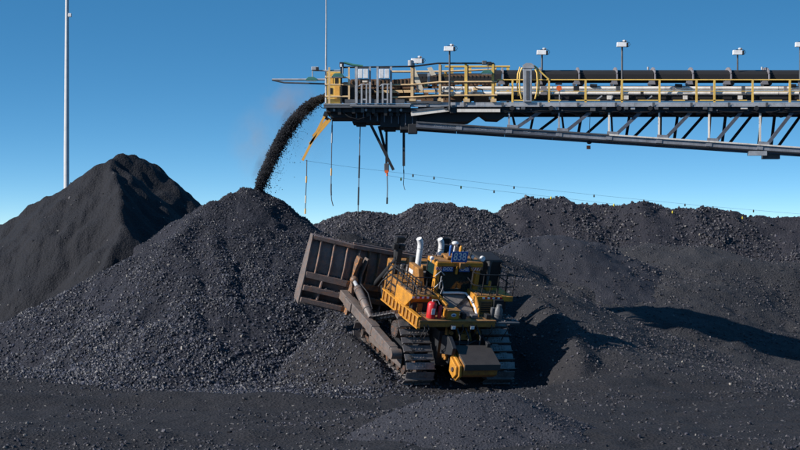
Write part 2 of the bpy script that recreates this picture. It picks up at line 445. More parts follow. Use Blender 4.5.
def grid_obj(name, xs, ys, hf, mat, cut=None):
    X, Y = np.meshgrid(xs, ys); Z = hf(X, Y)
    nx, ny = len(xs), len(ys)
    V = np.stack([X, Y, Z], -1).reshape(-1, 3)
    i = np.arange(nx * ny).reshape(ny, nx)
    q = np.stack([i[:-1, :-1], i[:-1, 1:], i[1:, 1:], i[1:, :-1]], -1).reshape(-1, 4)
    if cut is not None:
        keep = cut(X, Y, Z).reshape(-1)
        q = q[keep[q].any(axis=1)]
        used = np.unique(q); mp_ = np.full(len(V), -1); mp_[used] = np.arange(len(used)); V = V[used]; q = mp_[q]
    me = bpy.data.meshes.new(name)
    me.vertices.add(len(V)); me.vertices.foreach_set('co', V.ravel())
    me.loops.add(q.size); me.loops.foreach_set('vertex_index', q.ravel().astype(np.int32))
    me.polygons.add(len(q)); me.polygons.foreach_set('loop_start', np.arange(0, q.size, 4, dtype=np.int32))
    me.polygons.foreach_set('use_smooth', np.ones(len(q), bool))
    me.materials.append(mat); me.update(calc_edges=True)
    o = bpy.data.objects.new(name, me); C.objects.link(o)
    return o

def axis_coords(lo, hi, step, far):
    c = list(np.arange(lo, hi + 1e-6, step)); s = step; a = c[0]; left = []
    while a > -far: s *= 1.35; a -= s; left.append(a)
    s = step; a = c[-1]; right = []
    while a < far: s *= 1.35; a += s; right.append(a)
    return np.array(left[::-1] + c + right)
gx = axis_coords(-26, 27, 0.14, 2500); gy = axis_coords(-19, 42, 0.14, 2500)
ground = tag(grid_obj('ground', gx, gy, ground_h, M['ground']), 'black coal dust yard floor, rutted and rising to the right', kind='structure')

# piles: crest lines
def P3(l): return [at(*p) for p in l]
def pile_fn(crests, soft, n1, n2, seed, gully=0):
    def f(x, y):
        xx = x + fbm(x, y, 2.5, 3, seed + 50) * 0.35; yy = y + fbm(x, y, 2.5, 3, seed + 60) * 0.35
        z = np.full(x.shape, -1e3)
        for pts, slope in crests: z = np.maximum(z, polydist(xx, yy, pts, slope, soft))
        z = z + fbm(x, y, 1.6, 4, seed) * n1 + fbm(x, y, 0.4, 2, seed + 9) * n2
        if gully: z = z + fbm(x * 2.4, y * 0.5, 1.2, 4, seed + 70) * gully
        return z
    return f
PILES = {}
PILES['fine'] = (pile_fn([
    (P3([(-260, 330, 90), (-60, 262, 88), (0, 224, 86.5), (60, 189, 86), (98, 163, 86), (112, 161, 86)]), 0.86), (P3([(112, 160, 88), (131, 154.5, 89.5), (149, 161, 90), (160, 175, 91), (170, 187, 91.5), (193, 212, 92)]), 0.95),
    (P3([(112, 160, 86), (117, 190, 83.5), (118, 225, 81), (108, 262, 79), (92, 300, 76.5)]), 1.0)], 0.10, 0.30, 0.10, 101, 0.12),
    'pile_fine', 'smooth dark pile of fine coal with a sharp ridge, left of the fresh cone')
PILES['cone'] = (pile_fn([
    (P3([(243, 189, 81.5), (256, 190, 82.0), (262, 194, 82.2)]), 0.70),
    (P3([(243, 189, 81.5), (215, 202, 80.3), (178, 240, 77.8)]), 0.80),
    (P3([(178, 240, 77.8), (155, 290, 75), (122, 342, 71.8)]), 0.95),
    (P3([(175, 240, 78.5), (190, 300, 74)]), 0.52), (P3([(252, 200, 81), (288, 300, 75.3)]), 0.62), (P3([(215, 202, 80.3), (222, 300, 74.3)]), 0.60), (P3([(170, 280, 75.6), (180, 340, 71.5)]), 0.62), (P3([(165, 285, 75.3), (190, 298, 74.2), (222, 300, 74.0), (288, 300, 75.3)]), 0.62)], 0.25, 0.16, 0.10, 202),
    'pile_lump', 'tall cone of freshly tipped lumpy coal under the falling stream')
PILES['hump'] = (pile_fn([(P3([(300, 262, 86), (322, 243, 86), (350, 232, 86), (375, 240, 86), (400, 256, 86)]), 0.7)], 0.4, 0.12, 0.05, 303),
    'pile_fine', 'low black hump of coal just behind the raised blade')
PILES['middle'] = (pile_fn([(P3([(285, 245, 104), (312, 228, 104), (350, 213, 104), (372, 211, 104), (400, 216, 104), (425, 206, 104), (450, 203, 104), (470, 208, 104), (500, 225, 104), (530, 250, 104)]), 0.50)], 0.4, 0.22, 0.08, 404),
    'bank', 'double topped coal pile in the distance behind the bulldozer cab')
PILES['right'] = (pile_fn([(P3([(507, 212, 106), (515, 204, 106), (530, 197, 106), (557, 197, 106), (575, 202, 106), (600, 206, 106), (625, 206, 106), (642, 203, 106), (665, 208, 106), (700, 208, 106), (735, 214, 106), (752, 220, 106), (765, 215, 106), (785, 217, 106), (810, 216, 106), (900, 222, 106), (1050, 235, 106)]), 0.62)], 0.5, 0.34, 0.09, 505, 0.12),
    'bank', 'long rough bank of dumped coal filling the right background')
PILES['mound'] = (pile_fn([(P3([(470, 268, 94), (500, 250, 94.5), (530, 239, 95), (560, 235.5, 95.5), (590, 243, 96.5), (630, 258, 98)]), 0.55)], 0.9, 0.14, 0.04, 606, 0.1),
    'heap', 'smoother paler coal mound sloping down to the right of the bulldozer cab')
PILES['front'] = (pile_fn([([atz(*p) for p in [(385, 420, 0.5), (410, 409, 0.75), (436, 399, 1.05), (466, 392.5, 1.25), (500, 394.5, 1.18), (522, 404, 0.9), (548, 425, 0.5)]], 0.42)], 0.5, 0.10, 0.04, 707),
    'heap', 'low pale gravelly heap of coal in the foreground before the bulldozer')
pile_obj = {}
BB = {'fine': (-30, -5, 8, 34), 'cone': (-20, 2, -3, 24), 'hump': (-9, 4, 11, 25), 'middle': (-16, 14, 22, 48), 'right': (-2, 38, 12, 52), 'mound': (-2, 20, 8, 36), 'front': (-6, 12, -24, -5)}
BB_ORDER = list(PILES)
def pile_cut(x, y, z): return z > ground_h(x, y) - 0.25
for key, (fn, mat, label) in PILES.items():
    x0, x1, y0, y1 = BB[key]
    st = 0.11 if key in ('cone', 'fine', 'front') else 0.16
    o = grid_obj('coal_pile', np.arange(x0, x1, st), np.arange(y0, y1, st), fn, M[mat], pile_cut)
    tag(o, label, kind='structure'); pile_obj[key] = o
def surf(x, y):
    z = ground_h(x, y)
    for fn, _, _ in PILES.values(): z = np.maximum(z, fn(x, y))
    return z

# ------------------------------------------------------------ coal lumps (uncountable: instanced on points)
def lump_group(name, mat):
    g = bpy.data.node_groups.new(name, 'GeometryNodeTree')
    g.interface.new_socket('Geometry', in_out='INPUT', socket_type='NodeSocketGeometry')
    g.interface.new_socket('Geometry', in_out='OUTPUT', socket_type='NodeSocketGeometry')
    gi = g.nodes.new('NodeGroupInput'); go = g.nodes.new('NodeGroupOutput')
    join = g.nodes.new('GeometryNodeGeometryToInstance')
    for k in range(6):
        ico = g.nodes.new('GeometryNodeMeshIcoSphere'); ico.inputs['Radius'].default_value = 1.0
        ico.inputs['Subdivisions'].default_value = 1 if k % 2 else 2
        sp = g.nodes.new('GeometryNodeSetPosition')
        nz = g.nodes.new('ShaderNodeTexNoise'); nz.noise_dimensions = '4D'
        nz.inputs['W'].default_value = k * 7.3; nz.inputs['Scale'].default_value = 0.9; nz.inputs['Detail'].default_value = 1.0
        sub = g.nodes.new('ShaderNodeVectorMath'); sub.operation = 'SUBTRACT'; sub.inputs[1].default_value = (0.5, 0.5, 0.5)
        mul = g.nodes.new('ShaderNodeVectorMath'); mul.operation = 'SCALE'; mul.inputs['Scale'].default_value = 2.2
        g.links.new(nz.outputs['Color'], sub.inputs[0]); g.links.new(sub.outputs[0], mul.inputs[0])
        g.links.new(ico.outputs['Mesh'], sp.inputs['Geometry']); g.links.new(mul.outputs[0], sp.inputs['Offset'])
        ss = g.nodes.new('GeometryNodeSetShadeSmooth'); ss.inputs['Shade Smooth'].default_value = False
        sm = g.nodes.new('GeometryNodeSetMaterial'); sm.inputs['Material'].default_value = mat
        g.links.new(sp.outputs[0], ss.inputs[0]); g.links.new(ss.outputs[0], sm.inputs['Geometry'])
        g.links.new(sm.outputs[0], join.inputs[0])
    iop = g.nodes.new('GeometryNodeInstanceOnPoints')
    iop.inputs['Pick Instance'].default_value = True
    ri = g.nodes.new('FunctionNodeRandomValue'); ri.data_type = 'INT'
    ri.inputs[4].default_value = 0; ri.inputs[5].default_value = 5
    rr = g.nodes.new('FunctionNodeRandomValue'); rr.data_type = 'FLOAT_VECTOR'
    rr.inputs[0].default_value = (0, 0, 0); rr.inputs[1].default_value = (6.28, 6.28, 6.28)
    rs = g.nodes.new('FunctionNodeRandomValue'); rs.data_type = 'FLOAT_VECTOR'
    rs.inputs[0].default_value = (0.55, 0.55, 0.5); rs.inputs[1].default_value = (1.3, 1.1, 0.9)
    na = g.nodes.new('GeometryNodeInputNamedAttribute'); na.data_type = 'FLOAT'; na.inputs['Name'].default_value = 'rad'
    ms = g.nodes.new('ShaderNodeVectorMath'); ms.operation = 'SCALE'
    g.links.new(rs.outputs[0], ms.inputs[0]); g.links.new(na.outputs[0], ms.inputs['Scale'])
    g.links.new(gi.outputs[0], iop.inputs['Points']); g.links.new(join.outputs[0], iop.inputs['Instance'])
    g.links.new(ri.outputs[2], iop.inputs['Instance Index']); g.links.new(rr.outputs[0], iop.inputs['Rotation'])
    g.links.new(ms.outputs[0], iop.inputs['Scale']); g.links.new(iop.outputs[0], go.inputs[0])
    return g
LG = {'a': lump_group('lumps_glossy', M['lump']), 'b': lump_group('lumps_dusty', M['lump_dull'])}
rng = np.random.default_rng(5)
def lumps(parent, P, rad, kind, label=None):
    me = bpy.data.meshes.new('coal_lumps')
    me.vertices.add(len(P)); me.vertices.foreach_set('co', P.astype(np.float32).ravel())
    a = me.attributes.new('rad', 'FLOAT', 'POINT'); a.data.foreach_set('value', rad.astype(np.float32))
    me.materials.append(M['lump'] if kind == 'a' else M['lump_dull'])
    o = bpy.data.objects.new('coal_lumps', me); C.objects.link(o)
    md = o.modifiers.new('lumps', 'NODES'); md.node_group = LG[kind]
    o.parent = parent; o['kind'] = 'stuff'
    if label: o['label'] = label
    return o
def scatter(box, n, hf, owner, dens, rmin, rmax, power=2.2):
    x = rng.uniform(box[0], box[1], n); y = rng.uniform(box[2], box[3], n)
    z = hf(x, y)
    k = (z >= surf(x, y) - 0.02) & (rng.random(n) < dens(x, y, z))
    x, y, z = x[k], y[k], z[k]
    r = rmin + (rmax - rmin) * rng.random(len(x)) ** power
    return np.c_[x, y, z + r * 0.15], r

# lumps that rolled out past the foot of the cone
f = PILES['cone'][0]
def toe(x, y, z): g = f(x, y) - z; return np.clip(1 + g / 0.9, 0, 1) ** 2 * (g < 0.05)
P, r = scatter((-20, 3, -4, 12), 90000, ground_h, 'ground', toe, 0.018, 0.085, 2.4)
lumps(ground, P, r, 'a')
# lumpy cone
f = PILES['cone'][0]
d = lambda x, y, z: np.clip(0.55 + fbm(x, y, 2.0, 3, 77) * 1.2, 0.15, 1) * np.where(y > 16, 0.3, 1)
P, r = scatter((-20, 2, -3, 20), 210000, f, 'cone', d, 0.018, 0.066)
r = r * np.clip(1.35 - 0.11 * P[:, 2], 0.55, 1.4)
lumps(pile_obj['cone'], P, r, 'a')
f = PILES['fine'][0]
P, r = scatter((-26, -6, 8, 24), 14000, f, 'fine', lambda x, y, z: np.clip(fbm(x, y, 3, 3, 78) * 1.2 - 0.1, 0.03, 1), 0.014, 0.06, 3)
lumps(pile_obj['fine'], P, r, 'b')
f = PILES['middle'][0]
P, r = scatter((-14, 12, 24, 40), 70000, f, 'middle', lambda x, y, z: 0.8 + 0 * x, 0.025, 0.085)
lumps(pile_obj['middle'], P, r, 'b')
f = PILES['right'][0]
P, r = scatter((-2, 32, 16, 42), 150000, f, 'right', lambda x, y, z: np.clip(0.45 + fbm(x, y, 3.5, 3, 79) * 1.1, 0.12, 1), 0.022, 0.10, 3.2)
lumps(pile_obj['right'], P, r, 'b')
f = PILES['hump'][0]
P, r = scatter((-8, 3, 13, 20), 3000, f, 'hump', lambda x, y, z: 0.25 + 0 * x, 0.03, 0.09)
lumps(pile_obj['hump'], P, r, 'b')
f = PILES['mound'][0]
P, r = scatter((-2, 20, 8, 34), 30000, f, 'mound', lambda x, y, z: np.clip(0.25 + fbm(x, y, 2.5, 3, 81) * 0.9, 0.05, 1), 0.02, 0.09, 3.2)
lumps(pile_obj['mound'], P, r, 'b')
f = PILES['front'][0]
P, r = scatter((-5, 11, -19, -6), 26000, f, 'front', lambda x, y, z: 0.75 + 0 * x, 0.012, 0.05, 3)
lumps(pile_obj['front'], P, r, 'b')
# loose coal on the yard floor
P, r = scatter((-8, 1.5, -4.5, 8), 30000, ground_h, 'ground', lambda x, y, z: np.clip(0.45 + fbm(x, y, 1.5, 3, 83) * 1.2, 0.1, 1) * np.clip((2.5 - x) / 3, 0, 1), 0.015, 0.075, 2.6)
lumps(ground, P, r, 'a')
d = lambda x, y, z: np.clip(0.25 + fbm(x, y, 3.0, 4, 80) * 0.9 + np.clip((y + 2) / 14, 0, 0.35) * (x > 3) + np.clip(1 - np.hypot(x + 4.5, y - 6) / 9, 0, 1) * 0.8, 0.06, 1)
P, r = scatter((-18, 26, -19, 34), 210000, ground_h, 'ground', d, 0.012, 0.068, 4.2)
lumps(ground, P, r, 'b')

# ------------------------------------------------------------ falling coal
sp = np.array([at(*p) for p in [(327, 96, 82), (315, 101, 82), (304, 109, 82), (293, 121, 82), (284, 134, 82), (275, 150, 82), (267, 167, 82), (261, 181, 82), (257, 194, 82)]])
tk = np.linspace(0, 1, len(sp)); n = 60000
tt = rng.random(n) ** 0.95
cx = np.stack([np.interp(tt, tk, sp[:, k]) for k in range(3)], 1)
tg = np.stack([np.interp(np.clip(tt + 0.02, 0, 1), tk, sp[:, k]) - np.interp(np.clip(tt - 0.02, 0, 1), tk, sp[:, k]) for k in range(3)], 1)
tg /= np.linalg.norm(tg, axis=1)[:, None]
side = np.stack([-tg[:, 2], 0 * tt, tg[:, 0]], 1)            # points down and right of the jet
wid = 0.080 + 0.085 * np.sin(tt * pi) ** 0.8 + 0.02 * tt
s1 = rng.normal(0, 1, n)
s1 = np.where(s1 < 0, -np.abs(s1) ** 0.8 * 0.85, s1)
stray = rng.random(n) < 0.045
s1 = np.where(stray, 1.2 + rng.exponential(1.3, n) * (0.4 + tt), s1)
sgn = 1.0 if side[0, 2] < 0 else -1.0
cx += side * (s1 * wid * sgn * 0.75)[:, None]
cx[:, 1] += rng.normal(0, 1, n) * wid * 1.4
rad = 0.009 + 0.027 * rng.random(n) ** 3
rad = np.where(stray, rad * 0.7, rad)
oct_v = np.array([(1, 0, 0), (-1, 0, 0), (0, 1, 0), (0, -1, 0), (0, 0, 1), (0, 0, -1)], float)
oct_f = np.array([(0, 2, 4), (2, 1, 4), (1, 3, 4), (3, 0, 4), (2, 0, 5), (1, 2, 5), (3, 1, 5), (0, 3, 5)])
V = (cx[:, None, :] + oct_v[None] * rad[:, None, None] * rng.uniform(0.6, 1.5, (n, 6, 1)))
Fs = (oct_f[None] + np.arange(n)[:, None, None] * 6).reshape(-1, 3)
V = V.reshape(-1, 3)
me = bpy.data.meshes.new('falling_coal')
me.vertices.add(len(V)); me.vertices.foreach_set('co', V.ravel())
me.loops.add(Fs.size); me.loops.foreach_set('vertex_index', Fs.ravel().astype(np.int32))
me.polygons.add(len(Fs)); me.polygons.foreach_set('loop_start', np.arange(0, Fs.size, 3, dtype=np.int32))
ms_, t, b = new_mat('airborne_coal'); b.inputs['Base Color'].default_value = (0.015, 0.017, 0.023, 1); b.inputs['Roughness'].default_value = 0.7; b.inputs['Specular IOR Level'].default_value = 0.3
me.materials.append(ms_); me.update(calc_edges=True)
fc = bpy.data.objects.new('falling_coal', me); C.objects.link(fc)
tag(fc, 'arching stream of black coal falling from the boom head onto the cone', kind='stuff')
# dust drifting off the stream
def dust(name, label, path, r, dens, col, seed):
    db = MB(); db.tube(path, r, 16)
    m = bpy.data.materials.new('coal_dust_air'); m.use_nodes = True; t = m.node_tree; t.nodes.clear()
    o = t.nodes.new('ShaderNodeOutputMaterial'); v = t.nodes.new('ShaderNodeVolumePrincipled')
    co = coords(t); nz = N(t, 'ShaderNodeTexNoise', Scale=0.55, Detail=4.0, Roughness=0.6, noise_dimensions='4D', W=seed); t.links.new(co, nz.inputs['Vector'])
    k = N(t, 'ShaderNodeMapRange'); k.inputs[1].default_value = 0.46; k.inputs[2].default_value = 0.72; k.inputs[3].default_value = 0; k.inputs[4].default_value = dens
    t.links.new(nz.outputs[0], k.inputs[0]); t.links.new(k.outputs[0], v.inputs['Density'])
    v.inputs['Color'].default_value = (*col, 1)
    t.links.new(v.outputs[0], o.inputs['Volume'])
    ob = db.build(name, m); tag(ob, label, kind='stuff')
    return ob
dust('dust_cloud', 'thin grey dust wrapped round the falling stream of coal', [at(*p) for p in [(327, 98, 82), (315, 99, 82), (303, 106, 82), (291, 119, 82), (281, 133, 82), (272, 150, 82), (264, 168, 82), (256, 186, 82)]], [0.2, 0.3, 0.4, 0.42, 0.42, 0.42, 0.45, 0.5], 1.8, (0.22, 0.25, 0.33), 9.0)
def puff(label, c, rx, ry, rz, dens, col, seed):
    m_ = MB(); m_.ball((0, 0, 0), 1.0, 24, (rx, ry, rz)); 
    m = bpy.data.materials.new('drifting_dust'); m.use_nodes = True; t = m.node_tree; t.nodes.clear()
    o = t.nodes.new('ShaderNodeOutputMaterial'); v = t.nodes.new('ShaderNodeVolumePrincipled')
    co = coords(t, (1 / rx, 1 / ry, 1 / rz)); ln = N(t, 'ShaderNodeVectorMath', operation='LENGTH'); t.links.new(co, ln.inputs[0])
    fo = N(t, 'ShaderNodeMapRange', interpolation_type='SMOOTHSTEP'); fo.inputs[1].default_value = 0.05; fo.inputs[2].default_value = 0.97; fo.inputs[3].default_value = 1; fo.inputs[4].default_value = 0
    t.links.new(ln.outputs['Value'], fo.inputs[0])
    nz = N(t, 'ShaderNodeTexNoise', Scale=1.3, Detail=4.0, Roughness=0.6, noise_dimensions='4D', W=seed); t.links.new(coords(t), nz.inputs['Vector'])
    k = N(t, 'ShaderNodeMapRange'); k.inputs[1].default_value = 0.35; k.inputs[2].default_value = 0.7; k.inputs[3].default_value = 0; k.inputs[4].default_value = dens
    t.links.new(nz.outputs[0], k.inputs[0]); mu = N(t, 'ShaderNodeMath', operation='MULTIPLY'); t.links.new(k.outputs[0], mu.inputs[0]); t.links.new(fo.outputs[0], mu.inputs[1])
    t.links.new(mu.outputs[0], v.inputs['Density']); v.inputs['Color'].default_value = (*col, 1); t.links.new(v.outputs[0], o.inputs['Volume'])
    ob = m_.build('dust_cloud', m, None, tuple(c)); tag(ob, label, kind='stuff')
puff('faint pinkish dust puff above the head of the falling stream', at(290, 103, 82), 1.7, 1.2, 1.3, 0.85, (0.66, 0.58, 0.59), 2.0)
puff('faint dust veil drifting left of the falling stream', at(258, 145, 82), 1.6, 1.2, 2.2, 0.6, (0.66, 0.64, 0.65), 4.0)
puff('faint dust veil under the boom head beside the striker bars', at(308, 140, 82), 1.5, 1.1, 1.5, 0.22, (0.6, 0.58, 0.6), 6.0)

# ============================================================ bulldozer
def textmesh(name, body, size, mat, parent, loc_, rot, depth=0.004, label=None, sx=1.0):
    cu = bpy.data.curves.new('lettering', 'FONT'); cu.body = body; cu.size = size
    cu.align_x = 'CENTER'; cu.align_y = 'CENTER'; cu.extrude = depth; cu.offset = size * 0.012
    tmp = bpy.data.objects.new('lettering', cu); C.objects.link(tmp)
    bpy.context.view_layer.update()
    dg = bpy.context.evaluated_depsgraph_get()
    me = bpy.data.meshes.new_from_object(tmp.evaluated_get(dg))
    bpy.data.objects.remove(tmp)
    me.materials.clear(); me.materials.append(mat)
    for v in me.vertices: v.co.x *= sx
    o = bpy.data.objects.new(name, me); C.objects.link(o)
    o.parent = parent; o.location = loc_; o.rotation_euler = rot
    return o

doz = empty('bulldozer', DO)
doz.rotation_euler = DR.to_euler()
tag(doz, 'dusty yellow tracked bulldozer numbered 838 seen from behind, pushing coal with its blade raised', 'bulldozer')

# ---- tracks
RI, RS = 0.50, 0.55
cI, cF, cS = (0.62, 0.52), (4.55, 0.52), (1.75, 1.62)         # rear idler, front idler, sprocket (y, z)
def belt_path(circs):
    """closed path round the circles, points every few cm: list of (y, z, ty, tz)"""
    pts = []
    n = len(circs)
    seg = []
    for i in range(n):
        (y1, z1, r1), (y2, z2, r2) = circs[i], circs[(i + 1) % n]
        d = math.hypot(y2 - y1, z2 - z1); a = math.atan2(z2 - z1, y2 - y1)
        off = math.acos((r1 - r2) / d)
        seg.append((a - off))                                # tangent normal angle (belt on the right going counterclockwise)
    for i in range(n):
        y1, z1, r1 = circs[i]
        a0, a1 = seg[i - 1], seg[i]
        while a1 < a0: a1 += 2 * pi
        k = max(2, int((a1 - a0) * r1 / 0.02))
        for j in range(k + 1):
            a = a0 + (a1 - a0) * j / k; pts.append((y1 + r1 * cos(a), z1 + r1 * sin(a)))
    P = np.array(pts + [pts[0]])
    L = np.r_[0, np.cumsum(np.linalg.norm(np.diff(P, axis=0), axis=1))]
    return P, L
circs = [(*cI, RI), (*cF, RI), (*cS, RS)]
BP, BL = belt_path(circs)
NS = 36
def shoe_mesh():
    m = MB(); w = 0.545
    m.box((-w, -0.132, 0.0), (w, 0.122, 0.035))
    m.prism([(-w, -0.14, 0.035), (-w, -0.11, 0.035), (-w, -0.118, 0.125), (-w, -0.135, 0.125)], (2 * w, 0, 0))
    for x in (-0.17, -0.07, 0.07, 0.17):
        for y in (-0.02, 0.07): m.tube([(x, y, 0.033), (x, y, 0.062)], 0.026, 6)
    m.box((-0.26, -0.11, -0.09), (-0.15, 0.11, -0.002)); m.box((0.15, -0.11, -0.09), (0.26, 0.11, -0.002))
    return m
shoe0 = None
for side in (-1, 1):
    xc = side * 1.60
    tr = MB()
    tr.bar((xc, 0.9, 0.55), (xc, 4.3, 0.55), 0.42, 0.46)
    tr.prism([(xc - 0.16, 1.0, 0.75), (xc - 0.16, 2.6, 0.75), (xc - 0.16, 2.1, 1.35), (xc - 0.16, 1.5, 1.35)], (0.32, 0, 0))
    tf = tr.build('track_frame', M['steel_dark'], doz, (0, 0, 0), 0.02)
    for i in range(NS):
        d0 = BL[-1] * (i + 0.37) / NS
        y = np.interp(d0, BL, BP[:, 0]); z = np.interp(d0, BL, BP[:, 1])
        y2 = np.interp((d0 + 0.03) % BL[-1], BL, BP[:, 0]); z2 = np.interp((d0 + 0.03) % BL[-1], BL, BP[:, 1])
        ang = math.atan2(z2 - z, y2 - y)
        if shoe0 is None:
            shoe0 = shoe_mesh().build('track_shoe', M['shoe'], tf); o = shoe0
        else: o = share(shoe0, tf)
        o.location = (xc, y, z); o.rotation_euler = (ang + pi, 0, 0); o.parent = tf
    m_ = MB(); m_.box((xc + side * 0.30 - 0.03, 1.1, 0.36), (xc + side * 0.30 + 0.03, 4.1, 0.74)); m_.build('roller_guard', M['arm'], tf, bevel=0.02)
    sp_ = MB(); n = 22
    sp_.tube([(xc - 0.16, cS[0], cS[1]), (xc + 0.16, cS[0], cS[1])], 0.40, 24)
    sp_.tube([(xc + side * 0.16, cS[0], cS[1]), (xc + side * 0.46, cS[0], cS[1])], [0.36, 0.30], 24)
    for k in range(16):
        a = 2 * pi * k / 16
        sp_.bar((xc, cS[0] + 0.36 * cos(a), cS[1] + 0.36 * sin(a)), (xc, cS[0] + 0.47 * cos(a), cS[1] + 0.47 * sin(a)), 0.10, 0.09, (1, 0, 0))
        sp_.tube([(xc + side * 0.45, cS[0] + 0.25 * cos(a), cS[1] + 0.25 * sin(a)), (xc + side * 0.48, cS[0] + 0.25 * cos(a), cS[1] + 0.25 * sin(a))], 0.02, 6)
    sp_.build('sprocket', M['hub'], tf)
    for c in (cI, cF):
        w_ = MB(); w_.tube([(xc - 0.12, *c), (xc + 0.12, *c)], 0.42, 24); w_.tube([(xc - 0.2, *c), (xc + 0.2, *c)], 0.16, 12)
        w_.tube([(xc - 0.30, c[0], c[1]), (xc + side * 0.42, c[0], c[1])], 0.12, 12)
        w_.build('idler_wheel', M['hub'], tf)
    for k in range(7):
        w_ = MB(); y = 1.15 + k * 0.46
        w_.tube([(xc - 0.2, y, 0.27), (xc + 0.2, y, 0.27)], 0.15, 14)
        w_.build('track_roller', M['hub'], tf)

# ---- hull and drive casing
h = MB(); h.box((-0.85, 0.55, 0.65), (0.85, 4.9, 1.95)); h.box((-0.95, 1.2, 1.3), (0.95, 2.3, 2.15))
h.box((-0.55, 0.15, 0.85), (0.6, 0.56, 1.7))
h.tube([(-1.1, cS[0], cS[1]), (1.1, cS[0], cS[1])], 0.42, 20)
h.build('hull', M['steel_dark'], doz, bevel=0.03)
h = MB()                                                     # casting ribs and hoses behind the rear axle
for x in (-0.62, -0.2, 0.25, 0.66): h.prism([(x - 0.03, 0.53, 0.9), (x - 0.03, 0.2, 1.0), (x - 0.03, 0.2, 1.75), (x - 0.03, 0.53, 2.1)], (0.06, 0, 0))
h.build('axle_rib', M['yellow_worn'], doz)
for k, x in enumerate((-0.42, -0.08, 0.38)):
    h = MB(); h.tube([(x, 0.1, 2.2), (x + 0.06, -0.12, 1.95), (x + 0.02, -0.2, 1.7), (x - 0.05, -0.25, 1.5)], 0.028, 8); h.build('hydraulic_hose', M['black'], doz)

# ---- rear counterweight with its bright left cheek
cw = MB()
pr = [(-0.58, -0.28, 1.62), (-0.58, -1.16, 1.30), (-0.58, -1.14, 0.90), (-0.58, -0.9, 0.74), (-0.58, -0.2, 0.8)]
cw.prism(pr, (1.36, 0, 0))
cwo = cw.build('counterweight', M['yellow_worn'], doz, bevel=0.035)
tp = MB(); tp.prism([(-0.60, -0.25, 1.63), (-0.60, -1.2, 1.28), (-0.60, -1.24, 1.12), (-0.60, -1.27, 1.12), (-0.60, -1.25, 1.33), (-0.60, -0.25, 1.70)], (1.40, 0, 0)); tp.build('cover_plate', painted('dusty_black_brown', (0.05, 0.042, 0.038), (0.02, 0.017, 0.016), 0.5, 0.6), cwo, bevel=0.01)
ck = MB()
ck.prism([(-0.62, -0.35, 1.5), (-0.62, -1.12, 1.25), (-0.62, -1.18, 0.86), (-0.62, -0.95, 0.62), (-0.62, -0.45, 0.8)], (-0.12, 0, 0))
ck.prism([(-0.74, -0.5, 1.38), (-0.74, -1.06, 1.18), (-0.74, -1.1, 0.9), (-0.74, -0.92, 0.7), (-0.74, -0.55, 0.85)], (-0.10, 0, 0))
cko = ck.build('counterweight_cheek', M['yellow'], doz, bevel=0.03)
p_ = MB(); p_.tube([(-0.835, -0.85, 1.02), (-0.88, -0.85, 1.02)], 0.08, 14); p_.build('pin', M['hub'], cko)
lk = MB(); lk.prism([(-0.86, 0.3, 1.2), (-0.86, -0.6, 1.45), (-0.86, -0.66, 1.72), (-0.86, -0.2, 2.0), (-0.86, 0.3, 1.9)], (0.16, 0, 0)); lk.build('lift_link', M['steel_dark'], doz, bevel=0.02)
lk = MB(); lk.prism([(0.62, 0.3, 1.2), (0.62, -0.35, 1.5), (0.62, -0.38, 1.8), (0.62, 0.3, 1.9)], (0.14, 0, 0)); lk.build('lift_link', M['steel_dark'], doz, bevel=0.02)

# ---- rear deck, valance and lamps
dk = MB(); dk.box((-1.92, 0.10, 2.42), (1.10, 1.10, 2.49)); dko = dk.build('rear_deck', M['deck_rust'], doz, bevel=0.012)
vl = MB(); vl.box((-1.90, 0.092, 2.26), (1.06, 0.15, 2.417)); vl.build('valance', M['yellow_worn'], dko)
dk = MB(); dk.box((1.104, 0.10, 2.36), (2.05, 1.05, 2.43)); dk.build('rear_step', M['galv_dark'], doz, bevel=0.012)
for x in (-0.62, 0.12):
    l_ = MB(); l_.box((x - 0.09, -0.02, 2.2), (x + 0.09, 0.088, 2.34)); lo = l_.build('rear_lamp', M['steel_dark'], doz, bevel=0.01)
    l_ = MB(); l_.box((x - 0.07, -0.032, 2.215), (x + 0.07, -0.022, 2.325)); l_.build('lens', M['lens'], lo)

# ---- fenders either side of the cab with striped edge
def hazard(x0, x1, y, z0, z1, parent, n):
    w = (x1 - x0) / n
    for k in range(n):
        m_ = MB(); m_.box((x0 + k * w, y - 0.008, z0), (x0 + (k + 1) * w - 0.002, y, z1))
        m_.build('hazard_stripe', M['red'] if k % 2 else M['white'], parent)
fn_ = MB(); fn_.prism([(-1.96, 0.9, 3.02), (-1.96, 0.9, 3.14), (-1.96, 2.3, 3.14), (-1.96, 2.3, 2.5), (-1.96, 1.5, 2.5)], (1.06, 0, 0))
fl = fn_.build('fender', M['yellow'], doz, bevel=0.02)
m_ = MB(); m_.box((-1.92, 0.94, 3.142), (-0.94, 2.26, 3.162)); m_.build('tread_plate', M['deck_rust'], fl); hazard(-1.95, -1.2, 0.896, 3.04, 3.11, fl, 8)
fn_ = MB(); fn_.prism([(0.62, 0.9, 2.44), (0.62, 0.9, 3.14), (0.62, 2.3, 3.14), (0.62, 2.3, 2.44)], (1.02, 0, 0))
fr = fn_.build('fender', M['yellow'], doz, bevel=0.02)
m_ = MB(); m_.box((0.66, 0.94, 3.142), (1.60, 2.26, 3.162)); m_.build('tread_plate', M['deck_rust'], fr); hazard(0.82, 1.62, 0.896, 3.04, 3.11, fr, 8)
m_ = MB(); m_.box((0.74, 0.885, 2.52), (1.5, 0.898, 2.98)); m_.build('access_door', M['deck_rust'], fr)
m_ = MB(); m_.prism([(1.642, 0.9, 2.95), (1.642, 0.9, 3.14), (1.642, 2.2, 3.14), (1.642, 2.2, 2.7)], (0.42, 0, 0)); m_.build('side_shelf', M['yellow'], doz, bevel=0.02)
